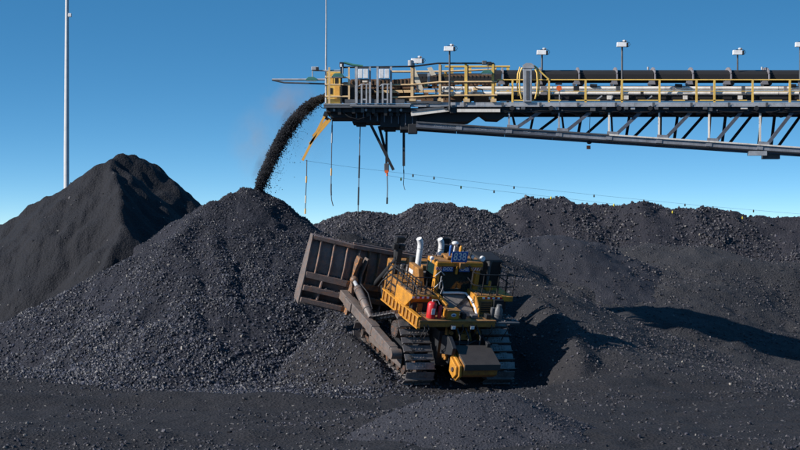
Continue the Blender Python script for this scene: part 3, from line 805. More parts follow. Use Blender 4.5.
# side wall boxes below the left fender (tanks and filters in shade)
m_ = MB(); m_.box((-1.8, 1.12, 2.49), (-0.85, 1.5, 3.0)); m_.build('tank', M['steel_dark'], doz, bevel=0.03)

# ---- sloping grey panel under the cab window with its curved yellow frame
gp = MB(); gp.prism([(-0.42, 0.55, 2.5), (-0.42, 0.62, 2.52), (-0.42, 1.62, 2.96), (-0.42, 1.62, 2.5)], (0.92, 0, 0)); gpo = gp.build('fuel_tank', M['grey_panel'], doz, bevel=0.02)
m_ = MB(); m_.tube([(0.53, 0.55, 2.5), (0.53, 0.75, 2.72), (0.53, 1.15, 2.92), (0.50, 1.6, 3.02), (0.2, 1.62, 3.04), (-0.42, 1.62, 3.03)], 0.045, 10); m_.build('grab_rail', M['white'], doz)
m_ = MB(); m_.prism([(0.56, 0.5, 2.46), (0.56, 0.55, 2.75), (0.56, 0.95, 3.16), (0.56, 1.6, 3.16), (0.56, 1.6, 2.46)], (0.055, 0, 0)); m_.build('side_plate', M['yellow'], doz, bevel=0.01)
m_ = MB(); m_.bar((-0.40, 0.70, 2.585), (0.48, 1.45, 2.92), 0.10, 0.02, (0, -0.4, 0.9)); m_.build('shroud_bar', M['black'], doz)

# ---- small things on the rear deck
m_ = MB(); m_.tube([(-1.36, 0.42, 2.50), (-1.36, 0.42, 3.0), (-1.36, 0.42, 3.06), (-1.36, 0.42, 3.09)], [0.165, 0.165, 0.12, 0.05], 20)
rt = m_.build('red_tank', M['red'], doz)
m_ = MB(); m_.box((-1.43, 0.247, 2.66), (-1.30, 0.257, 2.88)); m_.build('paper_label', M['white'], rt)
m_ = MB(); m_.tube([(-1.36, 0.42, 3.08), (-1.36, 0.42, 3.16)], 0.035, 8); m_.tube([(-1.36, 0.42, 3.14), (-1.2, 0.36, 3.16), (-1.12, 0.34, 3.02)], 0.018, 6); m_.build('valve', M['galv'], rt)
m_ = MB(); m_.tube([(-1.06, 0.36, 2.50), (-1.06, 0.36, 2.92), (-1.06, 0.36, 2.98)], [0.075, 0.075, 0.03], 14); m_.build('red_cylinder', M['red'], doz)
m_ = MB(); m_.box((-0.80, 0.22, 2.50), (-0.34, 0.62, 2.80)); yb = m_.build('battery_box', M['yellow'], doz, bevel=0.015)
m_ = MB(); m_.box((-0.82, 0.20, 2.803), (-0.32, 0.64, 2.83)); m_.build('lid', M['deck_rust'], yb)
m_ = MB(); m_.ball((-0.57, 0.214, 2.65), 0.085, 14, (1.25, 0.08, 0.8)); m_.build('badge', M['white'], yb)
m_ = MB(); m_.ball((-0.57, 0.207, 2.65), 0.055, 12, (1.25, 0.08, 0.6)); m_.build('emblem', M['blue'], yb)
m_ = MB(); m_.tube([(1.30, 0.45, 2.44), (1.30, 0.45, 2.80), (1.30, 0.45, 2.88), (1.30, 0.45, 2.98)], [0.16, 0.16, 0.10, 0.09], 16); m_.tube([(1.30, 0.45, 2.6), (1.30, 0.45, 2.63)], 0.175, 16); m_.build('filter_canister', M['galv_dark'], doz)
m_ = MB(); m_.tube([(1.08, 0.5, 2.43), (1.08, 0.5, 2.85)], 0.07, 10); m_.build('filter_pipe', M['galv_dark'], doz)

# ---- cab and rollover frame
cab = MB()
cab.box((-0.60, 1.75, 2.5), (0.72, 2.9, 2.96)); cab.box((-0.60, 2.82, 2.96), (0.72, 2.9, 3.4)); cab.box((-0.6, 1.84, 4.0), (0.72, 2.9, 4.036))
for x in (-0.60, 0.66): cab.box((x, 1.75, 2.96), (x + 0.06, 1.83, 4.0)); cab.box((x, 2.8, 3.4), (x + 0.06, 2.88, 4.0))
cab.box((-0.538, 1.75, 3.90), (0.66, 1.83, 4.0))
cabo = cab.build('cab', M['black'], doz, bevel=0.015)
m_ = MB(); m_.box((-0.538, 1.78, 2.965), (0.658, 1.795, 3.895)); m_.build('rear_window', M['glass'], cabo)
for x in (-0.57, 0.69): m_ = MB(); m_.box((x - 0.007, 1.84, 2.965), (x + 0.007, 2.79, 3.99)); m_.build('side_window', M['glass'], cabo)
m_ = MB(); m_.box((-0.538, 2.84, 3.405), (0.658, 2.855, 3.99)); m_.build('front_window', M['glass'], cabo)
m_ = MB(); m_.box((-0.12, 2.3, 2.97), (0.36, 2.7, 3.12)); m_.prism([(-0.1, 2.18, 3.05), (-0.1, 2.32, 3.05), (-0.1, 2.26, 3.72), (-0.1, 2.16, 3.72)], (0.44, 0, 0)); m_.build('operator_seat', M['seat'], cabo, bevel=0.03)
m_ = MB(); m_.prism([(-0.03, 2.155, 3.5), (-0.03, 2.165, 3.5), (-0.03, 2.152, 3.68), (-0.03, 2.142, 3.68)], (0.28, 0, 0)); m_.build('headrest_cover', M['red'], cabo)
rp = MB()
for x in (-0.80, 0.80): rp.box((x, 1.62, 2.5), (x + 0.16, 1.84, 4.04))
rp.box((-0.86, 1.52, 4.04), (0.98, 2.35, 4.20)); rp.box((-0.80, 1.60, 3.86), (-0.60, 1.74, 4.038)); rp.box((0.56, 1.60, 3.86), (0.96, 1.74, 4.038))
rpo = rp.build('rollover_frame', M['yellow'], doz, bevel=0.025)
m_ = MB(); m_.box((-0.82, 1.56, 4.203), (0.94, 2.31, 4.225)); m_.build('roof_plate', M['deck_rust'], rpo)
def hz2(x0, x1, z0, z1, y, parent):
    m_ = MB(); m_.box((x0, y - 0.006, z0), (x1, y, z1)); b_ = m_.build('warning_plate', M['white'], parent)
    w = (x1 - x0) / 3
    for k in range(3):
        m_ = MB(); xa = x0 + k * w; m_.prism([(xa, y - 0.012, z0 + 0.005), (xa + w * 0.45, y - 0.012, z0 + 0.005), (xa + w * 0.95, y - 0.012, z1 - 0.005), (xa + w * 0.5, y - 0.012, z1 - 0.005)], (0, 0.005, 0)); m_.build('hazard_stripe', M['red'], b_)
hz2(-0.84, -0.60, 3.89, 4.0, 1.598, rpo); hz2(0.62, 0.92, 3.89, 4.0, 1.598, rpo)
for x0, x1, tx in ((-0.58, -0.16, 'DOZ'), (0.08, 0.50, 'CAB')):
    m_ = MB(); m_.box((x0, 1.585, 3.84), (x1, 1.60, 4.02)); b_ = m_.build('name_plate', M['blue'], rpo)
    textmesh('lettering', tx, 0.17, M['blue'] if False else M['lens'], b_, ((x0 + x1) / 2, 1.582, 3.93), (pi / 2, 0, 0), 0.002)
m_ = MB(); m_.box((-0.10, 1.45, 3.78), (-0.04, 1.51, 4.06)); m_.build('bracket', M['yellow'], rpo)
m_ = MB(); m_.box((0.02, 1.42, 4.00), (0.22, 1.515, 4.20)); m_.build('lamp_bracket', M['deck_rust'], rpo)
# 838 number board
sg = MB(); sg.box((-0.36, 1.42, 4.24), (0.26, 1.45, 4.63)); sgo = sg.build('number_board', M['blue'], doz, bevel=0.006)
textmesh('number', '838', 0.40, M['white'], sgo, (-0.05, 1.416, 4.435), (pi / 2, 0, 0), 0.003, sx=0.86)
m_ = MB()
for x in (-0.3, 0.2): m_.bar((x, 1.47, 4.2), (x, 1.47, 4.6), 0.04, 0.03)
m_.build('board_bracket', M['yellow_worn'], sgo)
# roof equipment
def work_lamp(p, r=0.09, mat='white', face=(0, -1, 0)):
    m_ = MB(); a = Vector(p); f = Vector(face); m_.tube([a + f * 0.02, a - f * 0.08, a - f * 0.13], [r, r * 0.9, r * 0.4], 14)
    m_.bar(a - f * 0.05, a - f * 0.05 - Vector((0, 0, r + 0.08)), 0.03, 0.03)
    o = m_.build('work_lamp', M[mat], doz)
    m2 = MB(); m2.tube([a + f * 0.021, a + f * 0.032], r * 0.85, 14); m2.build('lens', M['lens'], o)
work_lamp((-0.98, 1.72, 4.28), 0.07); work_lamp((0.99, 1.65, 4.32), 0.10); work_lamp((-0.62, 2.1, 4.36), 0.06, 'black'); work_lamp((0.62, 1.75, 4.36), 0.08, 'black'); work_lamp((0.36, 1.9, 4.36), 0.08, 'black')
m_ = MB(); m_.tube([(-0.02, 2.0, 4.22), (-0.02, 2.0, 4.68)], 0.03, 8); m_.ball((-0.02, 2.0, 4.78), 0.11, 12, (1.2, 1, 0.7)); m_.build('gps_antenna', M['white'], doz)
m_ = MB(); m_.tube([(-0.22, 1.9, 4.22), (-0.22, 1.9, 4.62), (-0.22, 1.9, 4.70), (-0.22, 1.9, 4.73)], [0.03, 0.05, 0.05, 0.02], 12); m_.build('beacon', M['blue'], doz)
m_ = MB(); m_.tube([(0.13, 1.8, 4.22), (0.13, 1.8, 4.66), (0.13, 1.8, 4.74)], [0.03, 0.06, 0.03], 10); m_.build('beacon', M['amber'], doz)
m_ = MB(); m_.box((-0.40, 1.7, 4.23), (0.36, 2.25, 4.34)); m_.build('air_conditioner', M['yellow_worn'], doz, bevel=0.04)
for x in (-0.7, 0.80): m_ = MB(); m_.tube([(x, 2.2, 4.2), (x, 2.22, 4.7)], 0.010, 5); m_.build('whip_antenna', M['black'], doz)

# ---- engine hood, grille shoulders, stacks
hd = MB(); hd.prism([(-0.72, 3.22, 2.0), (-0.72, 5.4, 2.0), (-0.72, 5.4, 3.05), (-0.72, 3.22, 3.30)], (1.44, 0, 0))
hdo = hd.build('engine_hood', M['grey_panel'], doz, bevel=0.04)
for side in (-1, 1):
    m_ = MB(); m_.box((side * 0.745 - 0.02, 3.3, 2.1), (side * 0.745 + 0.02, 5.3, 2.95)); dp = m_.build('side_door', M['yellow_worn'], hdo)
    for k in range(7): m_ = MB(); m_.box((side * 0.78 - 0.012, 3.4 + k * 0.26, 2.3), (side * 0.78 + 0.012, 3.5 + k * 0.26, 2.85)); m_.build('louvre', M['black'], dp)
m_ = MB(); m_.box((-0.95, 5.0, 1.5), (0.95, 5.55, 3.15)); m_.build('radiator_guard', M['yellow_worn'], doz, bevel=0.05)
m_ = MB(); m_.tube([(-0.35, 4.6, 3.1), (-0.35, 4.6, 3.5)], 0.14, 14); m_.build('precleaner', M['black'], doz)
for x, y in ((-0.60, 3.6), (0.25, 3.6)):
    m_ = MB()
    m_.tube([(x, y, 3.2), (x, y, 4.12), (x - 0.005, y, 4.24), (x - 0.04, y, 4.36), (x - 0.11, y - 0.01, 4.47)], [0.108, 0.108, 0.108, 0.108, 0.10], 20)
    st_ = m_.build('exhaust_stack', M['white'], doz)
    m_ = MB(); m_.tube([(x, y, 3.16), (x, y, 3.24)], 0.18, 18); m_.build('flange', M['steel_dark'], st_)
    m_ = MB(); m_.tube([(x, y, 4.085), (x, y, 4.115)], 0.115, 18); m_.build('clamp', M['galv'], st_)
# lift cylinder towers carrying dark lamps
for x in (-0.80, 1.05):
    m_ = MB(); m_.bar((x, 5.0, 2.6), (x, 4.95, 3.7), 0.20, 0.26); m_.tube([(x, 5.0, 2.8), (x, 5.3, 3.9)], 0.10, 12)
    tw = m_.build('lift_cylinder_tower', M['black'], doz, bevel=0.02)
    for k, (dx, dz_, w) in enumerate(((-0.16, 3.65, 0.22), (0.10, 3.62, 0.22), (-0.02, 3.92, 0.34))):
        m_ = MB(); m_.box((x + dx - w / 2, 4.85, dz_), (x + dx + w / 2, 5.05, dz_ + 0.22)); m_.build('lamp_housing', M['black'], tw, bevel=0.02)
    m_ = MB(); m_.bar((x - 0.25, 4.95, 4.22), (x + 0.25, 4.95, 4.22), 0.04, 0.04); m_.bar((x + 0.2, 4.95, 4.0), (x + 0.28, 4.95, 4.22), 0.04, 0.04); m_.build('guard_bar', M['black'], tw)

# ---- left catwalk: ribbed yellow side, floor, black rails
cwk = MB(); cwk.box((-1.93, -0.32 + 0.45, 2.22), (-1.87, 3.35, 2.60)); cwk.box((-1.868, 1.2, 2.52), (-0.8, 3.6, 2.58))
cwo2 = cwk.build('catwalk_side', M['yellow_worn'], doz)
for k in range(11):
    y = 0.18 + k * 0.31
    m_ = MB(); m_.box((-1.985, y - 0.03, 2.24), (-1.932, y + 0.03, 2.58)); m_.build('stiffener', M['yellow'], cwo2)
for z in (2.20, 2.60): m_ = MB(); m_.box((-1.99, 0.1, z - 0.025), (-1.86, 3.4, z + 0.025)); m_.build('flange', M['yellow'], cwo2)
def rail(pts, r=0.022, mat='black', name='handrail'):
    m_ = MB(); m_.tube(pts, r, 7); return m_.build(name, M[mat], doz)
for z in (2.95, 3.25, 3.6): rail([(-1.90, 3.3, z), (-1.90, 1.1, z)])
for k in range(6): y = 3.3 - k * 0.44; rail([(-1.90, y, 2.6), (-1.90, y, 3.6)], name='handrail_post')
rail([(-1.90, 1.1, 3.6), (-1.88, 0.75, 3.45), (-1.88, 0.7, 3.1)])
rail([(-1.90, 3.3, 3.6), (-1.2, 3.35, 3.6), (-1.2, 3.35, 2.6)])
# rear rails round both fenders (bent tubes)
for z in (3.45, 3.80): rail([(-1.9, 0.95, z), (-1.15, 0.92, z), (-0.95, 0.95, z - 0.25 if z > 3.6 else z - 0.2)], 0.02)
for x in (-1.9, -1.45): rail([(x, 0.95, 3.14), (x, 0.93, 3.8)], 0.02, name='handrail_post')
for z in (3.48, 3.92): rail([(0.35, 1.35, z + 0.22), (0.5, 1.15, z + 0.02), (0.75, 0.98, z), (2.0, 0.95, z), (2.08, 1.1, z), (2.08, 2.9, z)], 0.02)
for x in (0.8, 1.4, 2.05): rail([(x, 0.97, 3.14), (x, 0.97, 3.95)], 0.02, name='handrail_post')
for y in (1.6, 2.2, 2.9): rail([(2.08, y, 3.0), (2.08, y, 4.0)], 0.02, name='handrail_post')
for pts in ([(-0.98, 1.3, 3.75), (-0.80, 1.25, 3.95), (-0.62, 1.3, 3.80)], [(-0.95, 1.3, 3.3), (-0.72, 1.2, 3.62), (-0.62, 1.25, 3.35), (-0.66, 1.3, 3.1)], [(-0.5, 1.4, 3.16), (-0.74, 1.3, 3.3), (-0.72, 1.3, 3.75)]):
    rail(pts, 0.022, 'galv', 'bent_rail')
for k in range(7):
    x = (-1.75, -1.6, -0.25, 0.05, 0.3, 0.9, 1.5)[k]; m_ = MB(); m_.tube([(x, 0.14, 2.40), (x + 0.05, 0.02, 2.2), (x - 0.04, 0.06, 1.95), (x + 0.02, 0.3, 1.7)], 0.02, 6); m_.build('hydraulic_hose', M['black'], doz)
for k, (x, y, z, w, hh, mt) in enumerate(((-1.62, 1.05, 2.5, 0.2, 0.3, 'yellow_worn'), (0.2, 0.3, 2.5, 0.25, 0.12, 'galv_dark'), (0.75, 0.25, 2.5, 0.18, 0.16, 'black'), (-0.2, 0.25, 2.5, 0.16, 0.2, 'steel_dark'), (1.75, 1.2, 2.44, 0.22, 0.4, 'steel_dark'), (-0.25, 0.16, 1.75, 0.4, 0.2, 'yellow_worn'))):
    m_ = MB(); m_.box((x, y, z), (x + w, y + 0.22, z + hh)); m_.build('valve_box', M[mt], doz, bevel=0.015)
for k in range(4): m_ = MB(); m_.box((-2.02, 0.16, 1.9 - k * 0.28), (-1.9, 0.40, 1.93 - k * 0.28)); m_.build('ladder_rung', M['steel_dark'], doz)
# dark air cleaner housing inside the right cage
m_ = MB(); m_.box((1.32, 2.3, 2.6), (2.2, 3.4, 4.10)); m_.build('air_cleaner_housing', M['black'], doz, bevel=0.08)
m_ = MB(); m_.tube([(1.6, 2.2, 3.2), (1.6, 2.2, 3.95), (1.6, 2.25, 4.05)], [0.06, 0.06, 0.12], 12); m_.build('mirror_post', M['galv_dark'], doz)
m_ = MB(); m_.box((1.25, 1.5, 3.16), (1.5, 1.75, 3.3)); m_.tube([(1.4, 1.6, 3.3), (1.4, 1.6, 3.5)], 0.05, 8); m_.build('fill_neck', M['yellow'], doz, bevel=0.01)
# left side clutter seen past the cab: yellow post, boxes
m_ = MB(); m_.prism([(-1.25, 1.9, 3.16), (-1.25, 3.0, 3.16), (-1.25, 3.0, 3.75), (-1.25, 2.2, 3.75)], (0.22, 0, 0)); m_.build('side_cover', M['yellow_worn'], doz, bevel=0.03)
m_ = MB(); m_.box((-1.7, 2.5, 2.6), (-1.0, 3.4, 3.15)); m_.build('side_locker', M['yellow_worn'], doz, bevel=0.03)
m_ = MB(); m_.box((-1.255, 2.55, 3.42), (-1.268, 2.9, 3.56)); m_.build('data_plate', M['white'], doz)
m_ = MB(); m_.bar((-0.95, 1.0, 3.17), (-0.72, 0.55, 2.9), 0.10, 0.10); m_.build('slant_brace', M['yellow'], doz)

# ---- pipes, rails and boxes crowding the engine sides
rr_ = random.Random(4)
for k in range(9):
    y = 1.3 + k * 0.26; m_ = MB(); m_.tube([(-1.45, y, 2.6), (-1.45, y, 3.45 + 0.12 * rr_.random())], 0.018, 6); m_.build('guard_bar', M['black'], doz)
for z in (2.9, 3.2, 3.48): rail([(-1.45, 1.3, z), (-1.45, 3.4, z)], 0.018)
for k in range(10):
    y = 3.0 + rr_.random() * 2.2; x = rr_.uniform(-0.7, 0.5); w = rr_.uniform(0.1, 0.28)
    m_ = MB(); m_.box((x, y, 3.05), (x + w, y + w, 3.22 + rr_.random() * 0.25)); m_.build('engine_box', M[rr_.choice(['black', 'steel_dark', 'yellow_worn', 'galv_dark'])], doz, bevel=0.01)
for k in range(8):
    y = 2.4 + k * 0.33; z = 2.5 + rr_.random() * 0.5
    m_ = MB(); m_.tube([(-0.82, y, z), (-1.02, y + 0.1, z + 0.2), (-1.25, y + 0.3, z - 0.1), (-1.3, y + 0.5, z - 0.4)], rr_.uniform(0.025, 0.05), 7); m_.build('hydraulic_hose', M[rr_.choice(['black', 'black', 'steel_dark', 'galv_dark'])], doz)
for x in (-1.2, -0.95): m_ = MB(); m_.tube([(x, 3.5, 2.6), (x, 3.5, 3.5)], 0.09, 12); m_.build('filter_bowl', M['steel_dark'], doz)
for x0, x1 in ((-1.9, -1.0), (0.7, 2.0)):
    for k in range(4): x = x0 + (x1 - x0) * (k + 0.5) / 4; m_ = MB(); m_.tube([(x, 1.1, 3.16), (x, 1.1, 3.62)], 0.015, 6); m_.build('guard_bar', M['black'], doz)
m_ = MB(); m_.box((1.25, 0.75, 2.44), (1.62, 0.89, 3.05)); m_.build('louvre_panel', M['steel_dark'], doz)
for k in range(5): m_ = MB(); m_.box((0.80, 0.872, 2.56 + k * 0.08), (1.2, 0.884, 2.60 + k * 0.08)); m_.build('louvre', M['black'], doz)
for x in (-0.25, 0.28): m_ = MB(); m_.tube([(x, 1.70, 4.1), (x + 0.1, 1.5, 4.12), (x + 0.2, 1.5, 3.9)], 0.014, 5); m_.build('cable', M['black'], doz)
m_ = MB(); m_.tube([(-0.35, 0.18, 1.4), (-0.2, 0.1, 1.65), (0.1, 0.12, 1.6), (0.4, 0.1, 1.75)], 0.045, 8); m_.build('hydraulic_hose', M['black'], doz)
for x, z in ((-0.5, 1.95), (0.1, 1.9), (0.5, 2.0), (-0.15, 1.5)): m_ = MB(); m_.tube([(x, 0.52, z), (x, 0.30, z)], 0.075, 12); m_.build('casting_boss', M['yellow_worn'], doz)

# ---- push arms, braces
def push_arm(sx):
    x0 = sx * 2.32; xb = sx * 2.25 if sx > 0 else -2.1
    a = Vector((x0, 1.35, 0.62)) if sx > 0 else loc(395, 354, 0, -2.28)
    b = Vector((xb, 6.3, 1.0)) if sx > 0 else loc(343, 294, 0, -2.2)
    m_ = MB()
    d = (b - a).normalized()
    m_.bar(a, b, 0.30, 0.36); o = m_.build('push_arm', M['arm'], doz, bevel=0.03)
    m_ = MB(); m_.tube([a - Vector((0.19, 0, 0)), a + Vector((0.2, 0, 0))], 0.18, 20); m_.build('trunnion', M['arm'], o)
    m_ = MB(); m_.bar(a + d * 2.0, a + d * 2.5, 0.34, 0.41); m_.bar(a + d * 0.2, a + d * 0.6, 0.34, 0.40); m_.build('weld_plate', M['arm'], o, bevel=0.02)
    m_ = MB(); m_.bar(a + d * 4.1, a + d * 4.8, 0.42, 0.34); m_.build('end_clevis', M['arm'], o, bevel=0.03)
    return a, b, d, o
aL, bL, dL, armL = push_arm(-1)
aR, bR, dR_, armR = push_arm(1)
def brace(p, q, orange=True):
    p, q = Vector(p), Vector(q); d = q - p
    m_ = MB(); m_.tube([p, p + d * 0.10, p + d * 0.12, p + d * 0.78, p + d * 0.80], [0.10, 0.11, 0.155, 0.155, 0.10], 18); o = m_.build('tilt_cylinder', M['arm'], doz)
    m_ = MB(); m_.tube([p + d * 0.8, q], 0.075, 14); m_.build('rod', M['galv'], o)
    for f_ in (0.2, 0.42, 0.7): m_ = MB(); m_.tube([p + d * f_, p + d * (f_ + 0.02)], 0.175, 18); m_.build('band', M['arm'], o)
    m_ = MB(); m_.ball(tuple(q), 0.16, 12); m_.build('end_ball', M['blade_rust'], o)
    m_ = MB(); m_.tube([p + d * 0.15 + Vector((0.14, 0, 0.12)), p + d * 0.5 + Vector((0.2, 0, 0.22)), p + d * 0.8 + Vector((0.12, 0, 0.14))], 0.022, 6); m_.build('hose', M['black'], o)
brace(loc(371, 318, 0, -2.15), loc(354, 280, 0, -2.0))
brace((2.25, 3.4, 1.1), (1.9, 6.2, 2.3))
m_ = MB(); m_.tube([(-0.85, 4.9, 3.3), (-1.0, 6.2, 1.9)], 0.10, 12); m_.build('lift_cylinder', M['steel_dark'], doz)
m_ = MB(); m_.tube([(1.05, 4.9, 3.3), (1.2, 6.2, 1.7)], 0.10, 12); m_.build('lift_cylinder', M['steel_dark'], doz)
m_ = MB(); m_.tube([(-1.2, 5.2, 2.2), (-1.35, 4.6, 1.9), (-1.5, 4.0, 2.0), (-1.3, 3.5, 2.3)], 0.05, 8); m_.build('hose_bundle', M['black'], doz)

# ---- blade (tilted, left corner high)
TILT = RAD(-8)
bl = empty('blade_pivot')
U = Vector((cos(TILT), 0, sin(TILT))); Vv = Vector((-sin(TILT), 0, cos(TILT))); Wv = Vector((0, 1, 0))
BO = loc(317, 239, 1, 6.75) + U * 3.62 - Vv * 2.55          # middle of the lower edge
bpy.data.objects.remove(bl)
HW, BH = 3.62, 2.55
def wofs(u):
    a = abs(u)
    return 0.0 if a < 2.1 else (a - 2.1) * 0.30
def curve(v): t = v / BH; return 0.30 * (2 * t - 1) ** 2 - 0.15        # moldboard hollow towards the front
def B(u, v, w): p = BO + U * u + Vv * v + Wv * (w + wofs(u)); return tuple(p)
us = [-HW, -3.1, -2.6, -2.1, -1.4, -0.7, 0, 0.7, 1.4, 2.1, 2.6, 3.1, HW]; vs = [BH * k / 8 for k in range(9)]
m_ = MB(); V1 = [B(u, v, curve(v)) for v in vs for u in us]; V2 = [B(u, v, curve(v) + 0.06) for v in vs for u in us]
nu = len(us); F = []
for j in range(8):
    for i in range(nu - 1):
        a = j * nu + i; F.append((a, a + 1, a + nu + 1, a + nu)); b_ = a + nu * 9; F.append((b_, b_ + nu, b_ + nu + 1, b_ + 1))
for i in range(nu - 1):
    F.append((i + nu * 9, i + 1 + nu * 9, i + 1, i)); a = 8 * nu + i; F.append((a, a + 1, a + 1 + nu * 9, a + nu * 9))
for j in range(8):
    a = j * nu; F.append((a + nu, a + nu + nu * 9, a + nu * 9, a)); a = j * nu + nu - 1; F.append((a, a + nu * 9, a + nu + nu * 9, a + nu))
m_.add(V1 + V2, F)
blade = m_.build('blade', M['blade'], doz)
def bbox(name, u0, u1, v0, v1, w0, w1, mat, parent=None):
    m_ = MB()
    P_ = [B(u, v, w) for v in (v0, v1) for (u, w) in ((u0, w0), (u1, w0), (u1, w1), (u0, w1))]
    m_.add(P_, [(0, 3, 2, 1), (4, 5, 6, 7), (0, 1, 5, 4), (1, 2, 6, 5), (2, 3, 7, 6), (3, 0, 4, 7)])
    return m_.build(name, M[mat], parent or blade, bevel=0.012)
segs = [(-HW, -2.1), (-2.1, 0), (0, 2.1), (2.1, HW)]
for k, (a, b_) in enumerate(segs):
    rm = 'blade' if k == 0 else 'blade_rust'
    bbox('top_beam', a, b_, BH - 0.10, BH + 0.05, -0.14, 0.22, 'blade')
    bbox('middle_beam', a, b_, 0.98, 1.22, -0.34, 0.0, rm)
    bbox('lower_beam', a, b_, 0.50, 0.70, -0.42, 0.0, rm)
    bbox('bottom_beam', a, b_, 0.04, 0.22, -0.46, 0.1, rm)
ribs = [-3.30, -2.80, -2.30, -1.82, -1.38, -0.95, -0.5, 0, 0.5, 0.95, 1.38, 1.82, 2.30, 2.80, 3.30]
for u in ribs:
    m_ = MB(); poly = [(1.2, -0.34), (1.7, -0.32), (BH - 0.12, -0.16), (BH - 0.12, 0.12), (1.7, -0.02), (1.2, -0.02)]
    P_ = [B(u - 0.025, v, w) for v, w in poly]; m_.prism(P_, U * 0.05)
    m_.build('rib', M['blade' if u < -1.6 else 'blade_rust'], blade)
for u in (-3.0, -1.5, -0.5, 0.6, 1.6, 3.0):
    for v0, v1 in ((0.22, 0.5), (0.7, 0.98)): bbox('web', u - 0.03, u + 0.03, v0, v1, -0.38, -0.02, 'blade')
# end plates
for s_ in (-1, 1):
    m_ = MB(); u = s_ * (HW + 0.002)
    P_ = [B(u, v, w) for v, w in ((-0.06, -0.40), (0.1, 0.12), (1.6, 0.16), (BH + 0.06, 0.12), (BH + 0.06, -0.12), (1.0, -0.34))]
    m_.prism(P_, U * (s_ * 0.06)); m_.build('end_plate', M['arm'], blade, bevel=0.01)
# bracket carrying arm and cylinder
for u in (-1.92, 1.92):
    m_ = MB(); poly = [(0.0, -0.75), (0.7, -0.72), (1.5, -0.42), (2.25, -0.62), (2.25, -0.30), (1.6, -0.1), (0.0, -0.1)]
    m_.prism([B(u - 0.06, v, w) for v, w in poly], U * 0.12); m_.build('arm_bracket', M['blade_rust'], blade, bevel=0.012)
    m_ = MB(); m_.prism([B(u + 0.28, v, w) for v, w in poly], U * 0.06); m_.build('arm_bracket', M['arm'], blade, bevel=0.012)
for k, u in enumerate((-3.35, -2.85, -2.3, -1.2, -0.6, 0.3, 1.0)):
    bbox('wear_strip', u, u + 0.34, 0.705, 0.72, -0.40, -0.05, 'arm')
for k in range(8):
    u0 = -HW + k * (2 * HW / 8); bbox('cutting_edge', u0 + 0.005, u0 + 2 * HW / 8 - 0.005, -0.14, 0.10, 0.10, 0.16, 'shoe')
bbox('spill_guard', -2.1, 2.1, BH + 0.052, BH + 0.10, 0.0, 0.06, 'blade')

# coal lying on ledges, tracks and blade beams
q = []
def ledge(n, x0, x1, y0, y1, z): q.append(np.c_[rng.uniform(x0, x1, n), rng.uniform(y0, y1, n), np.full(n, z)])
ledge(220, -1.9, 1.05, 0.55, 1.0, 2.50); ledge(120, -1.9, -0.96, 0.95, 2.2, 3.17); ledge(90, 0.66, 1.6, 0.95, 2.2, 3.17); ledge(260, -1.85, -0.85, 1.3, 3.5, 2.60); ledge(120, 1.12, 2.0, 0.2, 1.0, 2.44)
for k in range(900):
    u = rng.uniform(-3.5, 3.5); v, w0 = [(1.235, -0.3), (0.715, -0.38), (0.235, -0.42), (BH + 0.06, 0.05)][rng.integers(4)]
    q.append(np.array([B(u, v, w0 + rng.random() * 0.3 * (v < 2))]))
for side in (-1.6, 1.6): q.append(np.c_[side + rng.uniform(-0.4, 0.4, 160), rng.uniform(0.9, 4.2, 160), np.full(160, 0.80)])
Pq = np.concatenate(q); lumps(doz, Pq, 0.012 + 0.03 * rng.random(len(Pq)) ** 2, 'b')

# ============================================================ stacker boom
YB = 12.0; DB = YB + CAM_D
boom = empty('conveyor_boom', at(620, 105, DB + 2))
BL0 = -Vector(boom.location)
tag(boom, 'long grey conveyor boom with yellow handrails reaching out over the coal from the right', 'conveyor boom')
def bm_(m_, name, mat, parent=None, bevel=0.0):
    if parent is None: return m_.build(name, M[mat], boom, BL0, bevel)
    return m_.build(name, M[mat], parent, (0, 0, 0), bevel)
def X(px, y=YB): return (px - 400) * (y + CAM_D) / F_PX
def Z(py, y=YB): return CAM_H + (221 - py) * (y + CAM_D) / F_PX
def eff(name, y): return y if (YB < y < YB + 2.2 or name.startswith(('far_rail', 'rear_rail'))) else YB
def bx(name, px0, px1, py0, py1, y0, y1, mat, parent=None, bevel=0.0):
    e = eff(name, y0) if y1 - y0 < 1.5 else YB
    m_ = MB(); m_.box((X(px0, e), y0, Z(max(py0, py1), e)), (X(px1, e), y1, Z(min(py0, py1), e))); return bm_(m_, name, mat, parent, bevel)
def br(name, a, b_, w, h, mat, parent=None, up=(0, 0, 1), bevel=0.0):
    """bar between (px, py, y) points"""
    e, g = (eff(name, a[2]), eff(name, b_[2])) if abs(a[2] - b_[2]) < 1 else (YB, YB)
    m_ = MB(); m_.bar((X(a[0], e), a[2], Z(a[1], e)), (X(b_[0], g), b_[2], Z(b_[1], g)), w, h, up); return bm_(m_, name, mat, parent, bevel)
def tb(name, pts, r, mat, parent=None, n=8):
    m_ = MB(); m_.tube([(X(p[0], eff(name, p[2])), p[2], Z(p[1], eff(name, p[2]))) for p in pts], r, n); return bm_(m_, name, mat, parent)
END = 1010
# --- walkway deck in lengths, near side
x = 410
while x < END:
    x2 = min(x + 75, END)
    o = bx('deck_beam', x + 0.15, x2 - 0.15, 102.4, 105.2, YB, YB + 0.10, 'galv')
    bx('deck_flange', x + 0.15, x2 - 0.15, 105.3, 106.8, YB - 0.05, YB + 0.10, 'galv')
    bx('walkway_grating', x, x2, 102.2, 103.2, YB + 0.105, YB + 0.95, 'galv_dark')
    x = x2
for k in range(17): bx('splice_plate', 426 + k * 37.7, 428.5 + k * 37.7, 102.6, 106.4, YB - 0.075, YB - 0.052, 'galv_dark')
